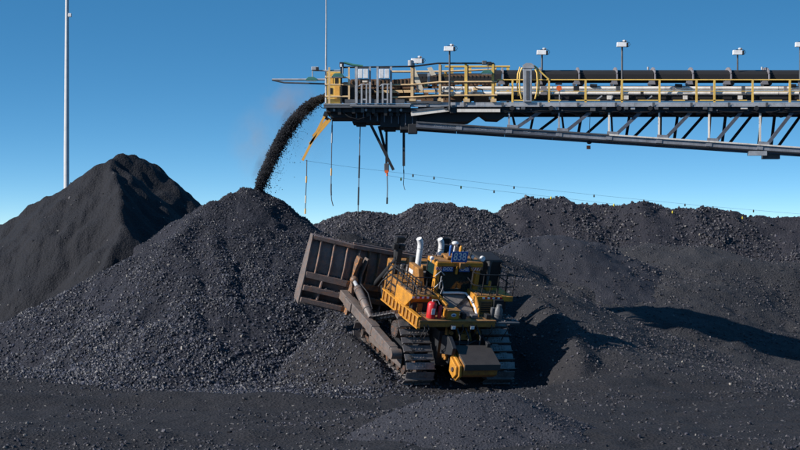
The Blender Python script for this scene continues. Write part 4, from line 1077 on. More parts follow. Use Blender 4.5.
# --- top chord, near and far, and cross beams
for yy in (YB + 0.18, YB + 3.35): 
    br('top_chord', (418, 109.8, yy), (END, 109.8, yy), 0.22, 0.24, 'steel_dark')
k = 0; x = 434
while x < END:
    br('cross_beam', (x, 108.9, YB + 0.32), (x, 108.9, YB + 3.22), 0.16, 0.2, 'steel_dark')
    x += 25; k += 1
def chord_y(px): return 125.3 + (px - 430) * 0.0665
for yy in (YB + 0.18, YB + 3.35):
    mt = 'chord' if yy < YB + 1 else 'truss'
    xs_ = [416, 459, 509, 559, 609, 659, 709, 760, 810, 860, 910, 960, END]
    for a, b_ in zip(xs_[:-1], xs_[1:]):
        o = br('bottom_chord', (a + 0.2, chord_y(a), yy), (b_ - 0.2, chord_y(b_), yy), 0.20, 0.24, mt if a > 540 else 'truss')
        if yy < YB + 1:
            br('chord_flange', (a + 0.2, chord_y(a) + 3.7, yy), (b_ - 0.2, chord_y(b_) + 3.7, yy), 0.30, 0.05, 'steel_dark', None)
            br('lit_chord_edge', (a + 0.2, chord_y(a) - 2.4, yy - 0.13), (b_ - 0.2, chord_y(b_) - 2.4, yy - 0.13), 0.05, 0.06, 'pipe_white' if a > 600 else 'galv_dark')  # cream strip on the right-hand lengths paints the chord's sunlit top edge
            br('splice_plate', (b_ - 3, chord_y(b_ - 3), yy - 0.115), (b_ + 3, chord_y(b_ + 3), yy - 0.115), 0.02, 0.2, 'chord')
vx = [509, 559, 609, 659, 709, 760, 810, 860, 910, 960]
for i, v in enumerate(vx):
    cy = chord_y(v)
    br('truss_post', (v, 111, YB + 0.16), (v, cy - 3, YB + 0.16), 0.075, 0.09, 'pipe_white' if v > 600 else 'galv')
    o = br('truss_diagonal', (v + 7, chord_y(v + 7) - 3, YB + 0.2), (v + 34, 110, YB + 0.2), 0.10, 0.14, 'truss')
    br('gusset_plate', (v - 2, cy - 4, YB + 0.07), (v + 9, cy - 3.4, YB + 0.07), 0.015, 0.16, 'chord')
    br('truss_diagonal', (v + 31, chord_y(v + 31) - 2, YB + 3.3), (v + 58, 110, YB + 3.3), 0.10, 0.12, 'steel_dark')
    br('truss_post', (v + 30, 111, YB + 3.3), (v + 26, chord_y(v + 26) - 2, YB + 3.3), 0.12, 0.10, 'steel_dark')
    br('sway_brace', (v + 3, 111, YB + 0.3), (v + 12, chord_y(v) - 2, YB + 3.2), 0.08, 0.10, 'steel_dark')
    br('lattice_bar', (v + 16, chord_y(v + 16), YB + 0.3), (v + 16, chord_y(v + 16), YB + 3.2), 0.08, 0.08, 'steel_dark')
    m_ = MB(); m_.prism([(X(v + 2), YB + 0.6, Z(107.5)), (X(v + 22), YB + 0.6, Z(108)), (X(v + 30), YB + 0.6, Z(115)), (X(v + 26), YB + 0.6, Z(116.5))], (0, 0.5, 0)); bm_(m_, 'return_idler_guard', 'steel_dark')
# stencilled lettering on the lower chord near the head
sl = -math.atan(0.0665)
for px, tx, sz in ((446, 'WEIGHTS VERSUL', 0.135), (493, '12-P-GRD TRANSFORM NO', 0.135), (527, 'WAGS', 0.12), (541, '10 XRNO 0000', 0.085)):
    o = textmesh('lettering', tx, sz, M['galv'], boom, BL0 + Vector((X(px), YB + 0.077, Z(chord_y(px) - 0.2))), (pi / 2, 0, 0), 0.002, sx=0.95)
    o.rotation_euler = (pi / 2, -sl, 0)
for v in (659, 760):
    o = textmesh('lettering', '1000WLL' if v == 659 else 'NRU100', 0.09, M['steel_dark'], boom, BL0 + Vector((X(v), YB + 0.12, Z(121))), (pi / 2, pi / 2, 0), 0.002, sx=0.8)
# box slung under the chord
bx('junction_box', 749, 767, 151, 155.5, YB + 0.0, YB + 0.4, 'galv'); bx('junction_box', 763, 780, 154, 159, YB + 0.5, YB + 0.9, 'galv_dark')
# --- stringers
for (y0, y1, yy, r_) in ((86.4, 90.4, YB + 1.1, 'pipe_white'), (91.6, 95.2, YB + 1.05, 'pipe_white')):
    x = 440
    while x < END:
        x2 = min(x + 112.8, END); m_ = MB(); zc = (Z(y0, yy) + Z(y1, yy)) / 2; hh = Z(y0) - Z(y1)
        m_.tube([(X(x + 0.3, yy), yy, zc), (X(x2 - 0.3, yy), yy, zc)], hh / 2, 14); bm_(m_, 'stringer_pipe', r_); x = x2
br('stringer_beam', (345, 93, YB + 2.75), (END, 93, YB + 2.75), 0.1, 0.28, 'galv_dark')
br('belt', (350, 87.2, YB + 1.95), (END, 87.2, YB + 1.95), 1.3, 0.03, 'belt'); br('return_belt', (350, 100, YB + 1.95), (END, 100, YB + 1.95), 1.2, 0.03, 'belt')
# kick boards between the posts, with gaps
x = 512
i = 0
while x < END:
    L_ = (30, 22, 34, 18)[i % 4]; bx('kick_board', x, x + L_, 96.6, 99.4, YB + 0.98, YB + 1.02, 'cover')
    bx('kick_strip', x + 2, x + L_ - 8, 99.8, 100.8, YB + 0.02, YB + 0.05, 'rail'); x += L_ + 5; i += 1
# --- belt covers, hoops, saddles
def cover(px0, px1, nm='belt_cover', mat='cover', ytop=70.3, ybot=80.5):
    m_ = MB(); n = 10; yc = YB + 1.95; w = 0.80; z0 = Z(ybot, yc - 0.7); hgt = Z(ytop, yc) - z0; V_ = []
    for xx in (X(px0, yc), X(px1, yc)):
        for off in (0, 0.03):
            for k in range(n + 1): a = pi * k / n; V_.append((xx, yc - (w - off) * cos(a), z0 + (hgt - off) * sin(a) ** 0.55 if 0 < k < n else z0))
    q = n + 1; F_ = []
    for k in range(n): F_ += [(k, k + 1, 2 * q + k + 1, 2 * q + k), (q + k, 3 * q + k, 3 * q + k + 1, q + k + 1), (k, q + k, q + k + 1, k + 1), (2 * q + k, 2 * q + k + 1, 3 * q + k + 1, 3 * q + k)]
    F_ += [(0, 2 * q, 3 * q, q), (n, q + n, 3 * q + n, 2 * q + n)]
    m_.add(V_, F_); return bm_(m_, nm, mat)
hx = [502 + 37.6 * k for k in range(14)]
cover(494, hx[0] - 1.5)
for a, b_ in zip(hx[:-1], hx[1:]):
    cover(a + 1.2, b_ - 1.2); 
for a in hx:
    m_ = MB(); yc = YB + 1.95; pts = []
    for k in range(11):
        an = pi * k / 10; pts.append((X(a, yc), yc - 0.86 * cos(an), Z(81, yc - 0.8) + (Z(69.5, yc) - Z(81, yc - 0.8)) * sin(an) ** 0.55 if 0 < k < 10 else Z(81, yc - 0.8)))
    for p, q_ in zip(pts[:-1], pts[1:]): m_.bar(p, q_, 0.17, 0.05, (1, 0, 0))
    o = bm_(m_, 'cover_hoop', 'hoop')
    m_ = MB(); m_.prism([(X(a - 5.5, yc - 0.8), yc - 0.86, Z(84.5, yc - 0.8)), (X(a + 3, yc - 0.8), yc - 0.86, Z(84.5, yc - 0.8)), (X(a + 2, yc - 0.8), yc - 0.86, Z(80.8, yc - 0.8)), (X(a - 2.5, yc - 0.8), yc - 0.86, Z(80.8, yc - 0.8))], (0, 0.12, 0)); bm_(m_, 'saddle', 'hoop', None)
    m_ = MB(); m_.tube([(X(a + 5, yc - 0.8), yc - 0.7, Z(83.2, yc - 0.8)), (X(a + 5, yc - 0.8), yc + 0.7, Z(83.2, yc - 0.8))], 0.10, 12); bm_(m_, 'idler_roller', 'steel_dark')
    m_ = MB(); m_.bar((X(a - 3, yc - 0.8), yc - 0.8, Z(86, yc - 0.8)), (X(a - 3, yc - 0.8), yc - 0.8, Z(83.5, yc - 0.8)), 0.12, 0.1); bm_(m_, 'idler_bracket', 'galv_dark')
for a in (648, 762): tb('cover_latch', [(a, 69.8, YB + 1.95), (a, 67.0, YB + 1.95)], 0.05, 'galv')
for a in (593, 678, 792): tb('side_roller', [(a - 3, 85.4, YB + 1.0), (a + 4, 85.8, YB + 1.0)], 0.07, 'black')
# --- near handrail, right hand run
ps = [512.5, 549, 585.6, 622, 659.6, 696.6, 714.5, 752.7, 790, 827, 864, 901, 938, 975]
for p in ps: bx('rail_post', p - 0.95, p + 0.95, 79.4, 102.3, YB + 0.02, YB + 0.09, 'rail')
for a, b_ in zip([497] + ps[1:-1:2], ps[1::2]):
    tb('top_rail', [(a, 79.9, YB + 0.05), (b_, 79.9, YB + 0.05)], 0.030, 'rail'); tb('mid_rail', [(a, 91.4, YB + 0.05), (b_, 91.4, YB + 0.05)], 0.022, 'rail')
# far side rail glimpsed above the head end
for a, b_ in ((445, 510),):
    tb('far_rail', [(a, 66.6, YB + 3.3), (b_, 66.6, YB + 3.3)], 0.045, 'rail')
for p in (452, 470, 495, 508): bx('far_rail_post', p - 1.4, p + 1.4, 66.6, 104, YB + 3.28, YB + 3.36, 'rail')
# grey column with domed cap and yellow hoops
c_ = bx('service_column', 523.2, 531.8, 68.5, 102, YB - 0.10, YB + 0.12, 'galv', bevel=0.015)
m_ = MB(); m_.prism([(X(522.5), YB - 0.12, Z(68.4)), (X(534), YB - 0.12, Z(68.4)), (X(533.5), YB - 0.12, Z(65)), (X(531), YB - 0.12, Z(63.3)), (X(526), YB - 0.12, Z(63.2)), (X(523), YB - 0.12, Z(65))], (0, 0.28, 0)); bm_(m_, 'column_cap', 'galv')
bx('column_recess', 526, 529.2, 71, 100, YB - 0.112, YB - 0.102, 'galv_dark')
for a, s_ in ((521, -1), (535.5, 1)):
    tb('yellow_hoop', [(a - s_ * 1, 68, YB - 0.05), (a + s_ * 1.2, 73, YB - 0.1), (a + s_ * 1.8, 82, YB - 0.12), (a + s_ * 1.2, 92, YB - 0.1), (a - s_ * 0.5, 99, YB - 0.05)], 0.035, 'rail')
    tb('yellow_hoop', [(a + s_ * 1, 67, YB + 0.2), (a + s_ * 3.2, 74, YB + 0.2), (a + s_ * 3.8, 84, YB + 0.2), (a + s_ * 2.6, 96, YB + 0.2)], 0.03, 'rail')
tb('slant_rail', [(534, 65.5, YB), (549, 79.5, YB)], 0.035, 'rail')
tb('round_switch', [(559, 88.2, YB - 0.02), (559, 88.2, YB + 0.08)], 0.115, 'orange', n=16); tb('switch_post', [(559.5, 90.8, YB + 0.12), (559.5, 102, YB + 0.12)], 0.02, 'galv')
bx('switch_box', 555.8, 562, 82, 84.6, YB + 0.1, YB + 0.3, 'steel_dark')
for a, b_ in ((594, 602), (645, 652), (611, 612.5)): br('stay_rod', (a, 101.5, YB + 0.6), (b_, 95.8, YB + 0.6), 0.05, 0.05, 'galv')
for a in (607, 624, 683, 738): bx('idler_plate', a, a + 4.5, 95.6, 99.4, YB + 0.9, YB + 0.94, 'pipe_white')
for a in (444, 521, 552, 602, 624, 654, 703, 754): bx('pipe_clamp', a, a + 4, 106.9, 109.6, YB - 0.06, YB + 0.14, 'galv_dark'); 
for a in (449, 512, 551, 619, 650, 756): tb('pulley', [(a, 108.3, YB - 0.1), (a, 108.3, YB + 0.05)], 0.10, 'steel_dark', n=12)
# --- head end platform
bx('platform_beam', 324, 410, 104.6, 107.8, YB - 0.12, YB + 0.05, 'galv_dark'); bx('platform_plate', 323.5, 411, 103.8, 104.6, YB - 0.14, YB + 3.6, 'galv')
bx('toe_board', 345, 404.5, 99.6, 103.6, YB - 0.14, YB - 0.10, 'galv_dark'); bx('toe_board', 404.7, 441, 101.2, 103.4, YB - 0.1, YB - 0.06, 'galv_dark')
bx('under_frame', 326, 436, 107.8, 112.5, YB + 0.1, YB + 3.4, 'steel_dark', bevel=0.02)
bx('under_frame', 330, 352, 112.5, 117.5, YB + 0.3, YB + 3.2, 'steel_dark', bevel=0.02)
for a, b_, y0, y1, d0, d1 in ((352, 380, 112.4, 122, 0.5, 2.9), (380, 402, 112.4, 127, 0.4, 3.0), (356, 366, 121.9, 126, 0.8, 1.6), (400, 418, 112.4, 129.5, 0.3, 3.1), (384, 396, 126.8, 130.5, 0.7, 2.0)):
    bx('head_girder', a, b_ - 0.2, y0, y1, YB + d0, YB + d1, 'steel_dark', bevel=0.02)
m_ = MB(); m_.prism([(X(418), YB + 0.4, Z(112.4)), (X(418), YB + 0.4, Z(123.5)), (X(470), YB + 0.4, Z(120.5)), (X(482), YB + 0.4, Z(112.4))], (0, 2.7, 0)); bm_(m_, 'head_girder', 'steel_dark')
for k in range(9): bx('web_stiffener', 356 + k * 7, 357 + k * 7, 112.6, 118 + k * 1.0, YB + 0.25, YB + 0.30, 'truss')
for a in (368, 376, 391, 398): tb('service_drum', [(a, 114.5, YB + 0.15), (a, 114.5, YB + 0.45)], 0.09, 'black', n=12)
tb('slack_hose', [(340, 110, YB + 0.1), (349, 117, YB + 0.05), (358, 119.5, YB + 0.1), (370, 116, YB + 0.2)], 0.025, 'black')
bx('gearbox', 408, 417.5, 124, 133.5, YB + 0.2, YB + 0.9, 'steel_dark', bevel=0.03)
m_ = MB(); m_.prism([(X(478), YB + 0.35, Z(111)), (X(488), YB + 0.35, Z(118.5)), (X(500), YB + 0.35, Z(119)), (X(512), YB + 0.35, Z(111))], (0, 2.2, 0)); bm_(m_, 'hopper_end', 'steel_dark')
br('service_pipe', (411, 114.2, YB + 0.05), (450, 109.4, YB + 0.05), 0.16, 0.16, 'pipe_white'); br('service_pipe', (457, 110.6, YB + 0.02), (500, 110.6, YB + 0.02), 0.14, 0.13, 'pipe_white')
br('edge_channel', (411, 111, YB - 0.02), (455, 106.2, YB - 0.02), 0.08, 0.10, 'galv_dark'); bx('pipe_bracket', 450, 456.5, 106.5, 113.5, YB - 0.05, YB + 0.2, 'black', bevel=0.02)
for a in (330, 338, 352, 361, 372, 384, 396): bx('hanger', a, a + 3, 107.9, 111.5 + (a % 5), YB + 0.0, YB + 0.09, 'galv_dark' if a % 2 else 'black')
for a in (334, 366, 390, 401): tb('bolt_head', [(a, 110, YB + 0.02), (a, 110, YB + 0.095)], 0.06, 'galv', n=8)
# yellow guard box at the tip
g_ = bx('head_guard', 327, 341.5, 71.5, 103.6, YB + 0.6, YB + 0.7, 'rail', bevel=0.01)
bx('guard_panel', 329.5, 333, 74, 84, YB + 0.585, YB + 0.597, 'strip'); bx('guard_panel', 334.5, 339.5, 86, 101, YB + 0.585, YB + 0.597, 'strip')
bx('guard_opening', 335, 338, 77, 84, YB + 0.585, YB + 0.597, 'black'); bx('guard_opening', 329.5, 332.5, 88, 94, YB + 0.585, YB + 0.597, 'black')
bx('head_guard_side', 324.4, 326.9, 72, 103.6, YB + 0.6, YB + 2.6, 'rail')
m_ = MB(); m_.tube([(X(345), YB + 1.1, Z(90)), (X(345), YB + 2.8, Z(90))], 0.42, 22); bm_(m_, 'head_pulley', 'black')
for p, mt in ((329.3, 'rail_tan'), (349, 'rail_tan'), (341.3, 'black'), (355.8, 'galv'), (357.0, 'black')): bx('rail_post', p - 0.9, p + 0.9, 67.5, 103.6, YB - 0.09, YB - 0.02, mt)
for yy, mt in ((77.6, 'rail_tan'), (84.8, 'rail_tan'), (96.7, 'rail_tan')): tb('guard_rail', [(325, yy, YB - 0.06), (350, yy, YB - 0.06)], 0.035, mt)
tb('top_rail', [(343, 67.6, YB - 0.05), (412, 66.6, YB - 0.05), (438, 63.4, YB - 0.05), (494, 63.4, YB - 0.05)], 0.035, 'black')
# grey portal frames with pairs of pale boxes
for a in (356.5, 377.5):
    for p in (a, a + 13.5): bx('portal_post', p - 1.1, p + 1.1, 67, 103.6, YB - 0.20, YB - 0.12, 'galv')
    bx('portal_beam', a + 1.2, a + 12.3, 79.2, 80.6, YB - 0.19, YB - 0.13, 'galv_dark'); bx('portal_beam', a + 1.2, a + 12.3, 68, 69, YB - 0.19, YB - 0.13, 'galv_dark')
    for p in (a + 1.8, a + 7.2):
        o = bx('control_box', p, p + 4.6, 69.6, 78.8, YB - 0.30, YB - 0.13, 'white', bevel=0.015)
    tb('bent_rail', [(a + 1.5, 87, YB - 0.16), (a + 5, 84.6, YB - 0.16), (a + 12, 84.6, YB - 0.16)], 0.025, 'galv')
    for p in (a + 5.2, a + 10): bx('inner_post', p - 0.8, p + 0.8, 84.6, 103.6, YB - 0.19, YB - 0.13, 'galv')
    bx('inner_beam', a + 6, a + 9.2, 99, 100.4, YB - 0.18, YB - 0.14, 'galv')
# tan posts of the middle run
for p, w, t_ in ((412.6, 2.0, 62), (440.3, 1.6, 64), (466.5, 2.0, 64), (493.3, 1.7, 62.6)):
    bx('rail_post', p - w, p + w * 0.4, t_, 104 if p < 420 else 102.3, YB - 0.06, YB + 0.04, 'rail_tan' if p < 460 else 'rail'); bx('post_web', p + w * 0.45, p + w, t_ + 1, 102, YB - 0.02, YB + 0.08, 'galv_dark')
    bx('post_foot', p - w - 1.2, p + w + 1.2, 98.8, 102.2, YB - 0.10, YB - 0.065, 'rail_tan')
for y0, y1 in ((84.6, 81.8), (97.0, 95.3)):
    tb('mid_rail', [(392, y0 + 0.6, YB - 0.07), (412, y0 + 0.2, YB - 0.07), (440, y1 + 0.4, YB - 0.07), (497, y1, YB - 0.07)], 0.035, 'rail_tan')
tb('rear_rail', [(392, 71.7, YB + 3.3), (440, 71.7, YB + 3.3), (496, 69.4, YB + 3.3)], 0.045, 'rail_tan')
# rusty mesh panels and belt housing at the head
for a, b_, t0, t1 in ((350, 392, 77, 77), (392, 412, 77.5, 76), (412, 440, 76, 73.2), (440, 467, 73.2, 72.2), (467, 494, 72.2, 72.2)):
    m_ = MB(); m_.prism([(X(a + 0.3), YB + 1.2, Z(t0)), (X(b_ - 0.3), YB + 1.2, Z(t1)), (X(b_ - 0.3), YB + 1.2, Z(82.2)), (X(a + 0.3), YB + 1.2, Z(84))], (0, 0.05, 0)); o = bm_(m_, 'mesh_panel', 'mesh_brown')
    for k in range(int((b_ - a) / 4)): 
        px = a + 2 + k * 4; m2 = MB(); m2.box((X(px) - 0.015, YB + 1.17, Z(82)), (X(px) + 0.015, YB + 1.198, Z(t1 + 1.0))); m2.build('panel_rib', M['steel_dark'], o)
for a, b_ in ((350, 378), (380, 400), (402, 428), (432, 437.5), (443, 455), (462, 478), (482, 492)): bx('mesh_panel', a, b_, 82.6, 88.6, YB + 1.25, YB + 1.3, 'mesh_brown')
for a, b_ in ((352, 375), (377, 409), (415, 436), (443, 462), (474, 491)): bx('mesh_panel', a, b_, 94.8, 102.2, YB + 1.3, YB + 1.35, 'mesh_brown')
br('stringer_beam', (350, 92.0, YB + 1.2), (440, 91, YB + 1.2), 0.1, 0.12, 'rail_tan')
bx('belt_housing', 350, 412, 80, 100, YB + 1.6, YB + 2.6, 'mesh_brown'); cover(412, 493, 'belt_cover', 'cover', 73.5, 82)
for yy in (YB + 0.1, YB + 3.4):
    m_ = MB(); m_.bar((X(975), yy, Z(107)), (X(945), yy - 0.6 * (1 if yy < YB + 1 else -1), -0.5), 0.35, 0.35, (0, 1, 0)); m_.bar((X(975), yy, Z(107)), (X(1005), yy - 0.6 * (1 if yy < YB + 1 else -1), -0.5), 0.35, 0.35, (0, 1, 0)); bm_(m_, 'support_leg', 'truss')
m_ = MB(); m_.bar((X(975), YB - 0.1, Z(112)), (X(975), YB + 3.6, Z(112)), 0.4, 0.4); bm_(m_, 'support_beam', 'truss')
# conduits, sagging cables and clips along the boom
rb_ = random.Random(11)
for k in range(16):
    a = 500 + k * 31; y = rb_.choice([108.6, 109.6, 110.4]); sag = rb_.uniform(0.6, 2.6)
    tb('sagging_cable', [(a, y, YB + 0.06), (a + 8, y + sag * 0.8, YB + 0.05), (a + 16, y + sag, YB + 0.05), (a + 24, y + sag * 0.7, YB + 0.05), (a + 31, y, YB + 0.06)], 0.016, 'black', n=5)
    bx('cable_clip', a - 0.5, a + 0.8, y - 1.2, y + 0.6, YB + 0.03, YB + 0.07, 'galv_dark')
for k in range(12):
    a = 515 + k * 38 + rb_.uniform(-4, 4); w = rb_.uniform(3, 7); bx('small_bracket', a, a + w, 107, 108 + rb_.uniform(1, 3.2), YB - 0.02, YB + 0.05, rb_.choice(['galv_dark', 'black', 'galv', 'pipe_white']))
for k in range(14):
    a = 508 + k * 34 + rb_.uniform(-6, 6); w = rb_.uniform(2, 6); bx('stringer_clamp', a, a + w, 86 + rb_.choice([0, 5]), 90.8 + rb_.choice([0, 4]), YB + 0.84, YB + 0.9, rb_.choice(['galv_dark', 'steel_dark', 'hoop']))
tb('conduit', [(350, 106, YB - 0.17), (410, 106.4, YB - 0.17)], 0.02, 'galv'); tb('conduit', [(500, 100.9, YB + 0.95), (END, 100.9, YB + 0.95)], 0.03, 'galv_dark')
for k in range(20):
    a = 352 + rb_.uniform(0, 138); y = rb_.uniform(80, 99); w = rb_.uniform(1.5, 6); hh_ = rb_.uniform(1.5, 5)
    bx('head_fitting', a, a + w, y, y + hh_, YB + rb_.uniform(0.4, 0.9), YB + 1.0, rb_.choice(['galv_dark', 'steel_dark', 'mesh_brown', 'rail_tan', 'pipe_white', 'black', 'mesh_brown']))
for k in range(7):
    a = 352 + k * 20; tb('slack_hose', [(a, 82, YB + 0.3), (a + 4, 88 + rb_.uniform(0, 4), YB + 0.25), (a + 10, 86 + rb_.uniform(0, 6), YB + 0.3), (a + 14, 100, YB + 0.35)], 0.02, 'black', n=5)
# cream chute plates leaning back
for P_, yy in (([(409.5, 65), (413.5, 64), (424, 90), (418, 90.5)], YB + 0.25), ([(427.5, 66), (432, 65), (436.5, 73), (431.5, 73.8)], YB + 1.0)):
    m_ = MB(); m_.prism([(X(a), yy, Z(b_)) for a, b_ in P_], (0, 0.06, 0)); bm_(m_, 'chute_plate', 'cream')
bx('indicator', 424.5, 427.3, 84, 87.2, YB + 0.5, YB + 0.6, 'green'); bx('blue_tray', 415, 421, 100, 101.6, YB - 0.08, YB + 0.1, 'galv')
tb('small_drum', [(445.5, 72.5, YB + 0.4), (445.5, 77, YB + 0.4)], 0.06, 'strip'); bx('drum_bracket', 427.5, 430, 73, 86, YB + 0.6, YB + 0.7, 'galv')
# sampler arms, hooded lamps
def hood(px, py, yy, w=11):
    m_ = MB(); a, b_ = X(px - w / 2), X(px + w / 2)
    m_.prism([(a, yy - 0.12, Z(py + 1.6)), (b_, yy - 0.12, Z(py + 1.6)), (b_ - 0.05, yy - 0.12, Z(py - 0.4)), ((a + b_) / 2 + 0.08, yy - 0.12, Z(py - 2.0)), ((a + b_) / 2 - 0.14, yy - 0.12, Z(py - 1.7))], (0, 0.26, 0)); o = bm_(m_, 'hooded_lamp', 'green', bevel=0.01)
    m_ = MB(); m_.box((a + 0.06, yy - 0.1, Z(py + 2.3)), (b_ - 0.06, yy + 0.1, Z(py + 1.7))); m_.build('lens', M['lens'], o)
hood(311.5, 79, YB - 0.05, 13); hood(338, 75.6, YB - 0.2, 13); hood(486.5, 72.5, YB - 0.2, 13)
tb('lamp_stem', [(488, 70.5, YB - 0.1), (488, 64, YB - 0.1)], 0.02, 'galv_dark'); tb('lamp_stem', [(343, 74, YB - 0.15), (343, 67, YB - 0.1)], 0.025, 'galv_dark')
tb('outrigger_rod', [(272, 79.6, YB + 0.05), (327, 79.6, YB + 0.05)], 0.045, 'galv'); tb('outrigger_rod', [(272, 80, YB + 0.05), (284, 82.6, YB + 0.05), (327, 84, YB + 0.05)], 0.035, 'galv_dark')
tb('lamp_stem', [(312.5, 77, YB), (312.5, 70, YB)], 0.025, 'galv'); tb('camera_arm', [(312, 70.5, YB), (326, 70.8, YB), (341, 70.4, YB)], 0.03, 'galv')
bx('camera_box', 311.5, 318.5, 66.8, 70.4, YB - 0.1, YB + 0.1, 'galv', bevel=0.02); bx('camera_box', 316, 319, 67.4, 70.8, YB - 0.14, YB - 0.11, 'black')
bx('camera_box', 339.5, 343.8, 62.3, 67.5, YB - 0.12, YB + 0.08, 'black', bevel=0.02); bx('camera_front', 340, 342, 64.2, 67.2, YB - 0.13, YB - 0.122, 'white')
tb('green_arm', [(344, 62.6, YB), (353, 65, YB), (363, 66.2, YB)], 0.05, 'green'); bx('camera_box', 482, 486.5, 60.8, 64.6, YB - 0.1, YB + 0.1, 'galv_dark', bevel=0.02); bx('camera_box', 486.7, 491.5, 61.8, 65.6, YB - 0.08, YB + 0.1, 'steel_dark', bevel=0.02)
tb('drum', [(410.5, 60.5, YB - 0.05), (410.5, 65.8, YB - 0.05)], 0.115, 'galv', n=14)
tb('whip_mast', [(326, 103, YB + 0.02), (326, 60, YB + 0.02), (326.2, 20, YB + 0.02), (326, -30, YB + 0.02)], [0.045, 0.04, 0.03, 0.025], 'galv')
# floodlights on poles
def flood(px, ytop, ybase, yy, w=9.5, h=4.6):
    p = tb('floodlight_pole', [(px, ybase, yy), (px, ytop + 2, yy)], 0.038, 'galv_dark')
    x0 = X(px, yy); z0 = Z(ytop, yy); q = 0.0422
    m_ = MB(); m_.prism([(x0 - w * q * 0.62, yy - 0.32, z0 - h * q), (x0 + w * q * 0.38, yy - 0.32, z0 - h * q), (x0 + w * q * 0.40, yy - 0.28, z0 - 0.2 * q), (x0 - w * q * 0.58, yy - 0.28, z0)], (0, 0.20, 0)); o = m_.build('lamp_head', M['white'], p, bevel=0.012)
    m_ = MB(); m_.box((x0 + w * q * 0.41, yy - 0.30, z0 - h * q), (x0 + w * q * 0.41 + 0.07, yy - 0.04, z0 - 0.02)); m_.build('driver_box', M['steel_dark'], p, bevel=0.01)
    m_ = MB(); m_.bar((x0 - 0.10, yy - 0.12, z0 + 0.01), (x0 + 0.14, yy - 0.12, z0 + 0.02), 0.05, 0.04); m_.build('yoke', M['black'], p)
    m_ = MB(); m_.tube([(x0 + 0.02, yy - 0.12, z0 + 0.05), (x0 + 0.10, yy - 0.12, z0 + 0.07)], 0.05, 10); m_.build('photocell', M['white'], p)
    m_ = MB(); m_.tube([(x0 + 0.11, yy - 0.12, z0 + 0.06), (x0 + 0.17, yy - 0.12, z0 + 0.055)], 0.032, 8); m_.build('reflector', M['deck_rust'], p)
    m_ = MB(); m_.tube([(x0 + 0.18, yy - 0.1, z0 + 0.04), (x0 + 0.29, yy - 0.1, z0), (x0 + 0.33, yy - 0.1, z0 - 0.08), (x0 + 0.28, yy - 0.1, z0 - 0.16), (x0 + 0.20, yy - 0.1, z0 - 0.17)], 0.009, 5); m_.build('cable_loop', M['black'], p)
flood(417.5, 58.8, 64, YB + 0.2, 11, 5.0); flood(449.5, 46.8, 110, YB - 0.14); flood(542, 50.6, 70, YB + 1.3); flood(622, 42.8, 101, YB + 0.12); flood(737.5, 50.6, 70.5, YB + 1.3); flood(800, 42.8, 101, YB + 0.12); flood(915, 48, 71, YB + 1.3)
# striker bars and stays under the head
br('striker_bar', (324.5, 116.5, YB + 0.5), (302.5, 160.5, YB + 0.5), 0.10, 0.10, 'strip'); br('striker_bar', (330, 120, YB + 0.5), (309.5, 144, YB + 0.5), 0.10, 0.10, 'strip'); br('striker_bar', (328, 119, YB + 1.1), (313, 136, YB + 1.1), 0.09, 0.09, 'strip')
br('striker_link', (327, 112, YB + 0.6), (325, 117, YB + 0.6), 0.16, 0.2, 'steel_dark'); br('striker_link', (324, 117, YB + 0.56), (331, 120.5, YB + 0.56), 0.08, 0.12, 'steel_dark')
br('stay_bar', (370.5, 124, YB + 0.8), (393.5, 170, YB + 0.8), 0.16, 0.12, 'steel_dark'); br('stay_bar', (379, 126, YB + 1.6), (388, 160, YB + 1.6), 0.12, 0.12, 'steel_dark'); br('stay_bar', (386.5, 128, YB + 1.2), (386.5, 168, YB + 1.2), 0.10, 0.12, 'steel_dark')
br('stay_bar', (403.8, 131, YB + 1.0), (403.8, 166, YB + 1.0), 0.11, 0.16, 'steel_dark')
bx('trip_switch', 384.2, 389, 163.5, 171.5, YB + 0.75, YB + 0.85, 'galv_dark', bevel=0.02); bx('trip_handle', 384.8, 388.4, 170.4, 173, YB + 0.66, YB + 0.74, 'orange')
# wires slung below
tb('slung_cable', [(318, 104, YB - 0.2), (322, 108, YB - 0.2), (328, 109, YB)], 0.015, 'black')

# hanging cords and chains: things of their own
def cord(name, label, pts, r, marks, cat='cord', group='cords hanging from the boom head'):
    a = at(*pts[0]); o = empty(name, a); DP = [p for p in pts]; tag(o, label, cat, group)
    P_ = [Vector(at(*p)) - Vector(a) for p in pts]
    # chain of small links
    m_ = MB(); m_.tube(P_, r, 6); m_.build('rope', M['galv_dark'] if r < 0.03 else M['steel_dark'], o)
    T = [(P_[i + 1] - P_[i]).length for i in range(len(P_) - 1)]; tot = sum(T)
    def along(s):
        s *= tot
        for i, t_ in enumerate(T):
            if s <= t_ or i == len(T) - 1: return P_[i] + (P_[i + 1] - P_[i]) * min(1, s / t_)
            s -= t_
    for s0, s1, mt in marks:
        m_ = MB(); m_.tube([along(s0), along((s0 + s1) / 2), along(s1)], r * 1.5, 7); m_.build('sleeve', M[mat_ := mt], o)
    return o
cord('dangling_rope', 'thin cord with yellow sleeve hanging from the tip of the yellow striker bar', [(306.8, 160, 80.5), (306.6, 175, 80.5), (305.8, 195, 80.5), (305.2, 214, 80.5)], 0.022, [(0.30, 0.42, 'strip'), (0.66, 0.8, 'cream'), (0.9, 1.0, 'strip')])
cord('dangling_rope', 'cord with orange band hanging from the boom corner, curled at its foot', [(332.4, 116, 80.6), (331.6, 150, 80.6), (331.0, 192, 80.6), (331.6, 200, 80.6), (333.2, 206, 80.6)], 0.022, [(0.10, 0.3, 'galv'), (0.58, 0.66, 'strip'), (0.75, 0.88, 'galv_dark')])
cord('dangling_rope', 'long straight dark cord hanging free left of the black stay bars', [(360.3, 124, 81), (359.5, 160, 81), (358.6, 190, 81), (358, 214, 81)], 0.024, [(0.35, 0.6, 'steel_dark'), (0.7, 0.9, 'steel_dark')])
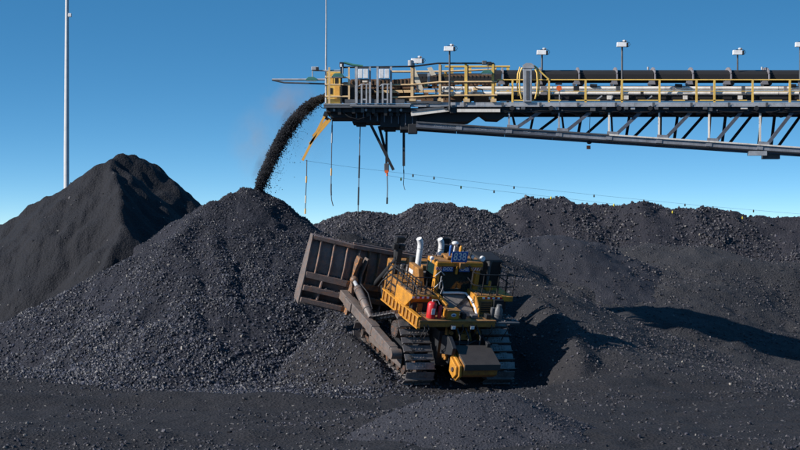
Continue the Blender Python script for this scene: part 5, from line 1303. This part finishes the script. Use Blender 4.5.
cord('dangling_rope', 'short dark cord below the orange trip switch on the black stays', [(387, 171, 80.8), (387.5, 188, 80.8), (387, 204, 80.8)], 0.026, [(0.05, 0.15, 'orange'), (0.8, 1.0, 'steel_dark')])
cord('dangling_rope', 'short wire curling below the rightmost black stay bar', [(403.6, 166, 81), (403.9, 176, 81), (403.4, 184, 81), (404.2, 188, 81), (405, 190, 81)], 0.016, [(0.15, 0.3, 'steel_dark')])
o = cord('plumb_line', 'small orange bob on a thin line hanging below the truss', [(590.3, 108, 80.4), (589.6, 125, 80.4), (589.4, 141, 80.4)], 0.014, [(0.96, 1.0, 'steel_dark')], 'pendant', None)
a = Vector(at(590.3, 108, 80.4)); b_ = Vector(at(588.5, 147.5, 80.4)) - a; c_ = Vector(at(589.2, 142.5, 80.4)) - a
m_ = MB(); m_.tube([b_ - Vector((0, 0, 0.07)), b_ + Vector((0, 0, 0.08))], 0.085, 12); m_.build('bob', M['orange'], o)
m_ = MB(); m_.ball(tuple(c_), 0.09, 10, (1.2, 0.8, 0.8)); m_.build('swivel', M['black'], o)

# ============================================================ marker wires and mast
def wire(label, pts, balls):
    A = [Vector(at(*p)) for p in pts]; o = empty('marker_wire', A[0]); tag(o, label, 'wire')
    m_ = MB(); P_ = []
    a, b_ = A[0], A[-1]
    xs_ = [p[0] for p in pts]; n = 24
    for k in range(n + 1):
        px = xs_[0] + (xs_[-1] - xs_[0]) * k / n
        py = float(np.interp(px, xs_, [p[1] for p in pts])); D = float(np.interp(px, xs_, [p[2] for p in pts]))
        P_.append(Vector(at(px, py, D)) - A[0])
    m_.tube(P_, 0.0045, 5); m_.build('wire', M['black'], o)
    e_ = P_[-1]; m2 = MB(); m2.tube([e_ + Vector((0, 0, 0.3)), Vector((e_.x, e_.y, -A[0].z - 0.5))], 0.09, 8); m2.build('end_post', M['galv'], o)
    for px, col in balls:
        py = float(np.interp(px, xs_, [p[1] for p in pts])); D = float(np.interp(px, xs_, [p[2] for p in pts]))
        c = Vector(at(px, py, D)) - A[0]
        m_ = MB(); m_.tube([c + Vector((0, 0, 0.02)), c + Vector((0, 0, -0.03)), c + Vector((0, 0, -0.10)), c + Vector((0, 0, -0.12))], [0.02, 0.036, 0.036, 0.015], 8); m_.build('marker', M[col], o)
wire('upper thin wire with small dark markers crossing the sky above the right bank', [(305, 160.5, 80.4), (345, 166.5, 82), (412, 174.3, 85), (514, 186.5, 90), (600, 195.5, 93), (700, 205.5, 96), (800, 214, 98), (900, 222, 99)],
     [(413, 'ball_dark'), (434, 'ball_dark'), (514, 'ball_dark'), (594, 'ball_dark'), (643.7, 'ball_dark'), (685, 'ball_dark'), (713, 'ball_dark'), (753.5, 'ball_dark')])
wire('lower thin wire with yellow markers brushing the top of the right bank', [(388, 175.5, 80.8), (401, 178, 81), (461, 186.2, 85), (494, 190.5, 86), (551, 196.8, 88.5), (614, 204, 91), (672, 211, 93.5), (743, 216.8, 95), (830, 223, 96)],
     [(401, 'ball_yellow'), (461, 'ball_yellow'), (494, 'ball_dark'), (551, 'ball_yellow'), (614, 'ball_yellow'), (672.5, 'ball_yellow'), (742.5, 'ball_yellow')])
b_ = Vector(at(66.5, 230, 125)); b_.z = 0
mast = empty('lighting_mast', b_); tag(mast, 'tall pale tapered pole rising behind the fine coal pile at far left', 'mast')
def mz(py): return CAM_H + (221 - py) * 125 / F_PX
m_ = MB(); m_.tube([(0, 0, -0.5), (0, 0, mz(150)), (0.05, 0, mz(-40)), (0.06, 0, mz(-60))], [0.20, 0.175, 0.105, 0.10], 16); m_.build('pole', M['mast'], mast)
m_ = MB(); m_.tube([(0, 0, -0.3), (0, 0, 0.08)], 0.45, 16); m_.build('footing', M['galv'], mast)
m_ = MB(); m_.box((0.14, -0.12, mz(17)), (0.34, 0.12, mz(13.5))); m_.bar((0.05, 0, mz(15)), (0.14, 0, mz(15)), 0.05, 0.05); m_.build('camera', M['white'], mast, bevel=0.02)
m_ = MB(); m_.bar((-0.9, 0, mz(-60)), (0.9, 0, mz(-60)), 0.1, 0.1); hb = m_.build('cross_arm', M['mast'], mast)
for k in (-0.7, 0, 0.7): m_ = MB(); m_.box((k - 0.2, -0.25, mz(-60) + 0.06), (k + 0.2, -0.05, mz(-60) + 0.4)); m_.build('lamp_head', M['galv'], hb)
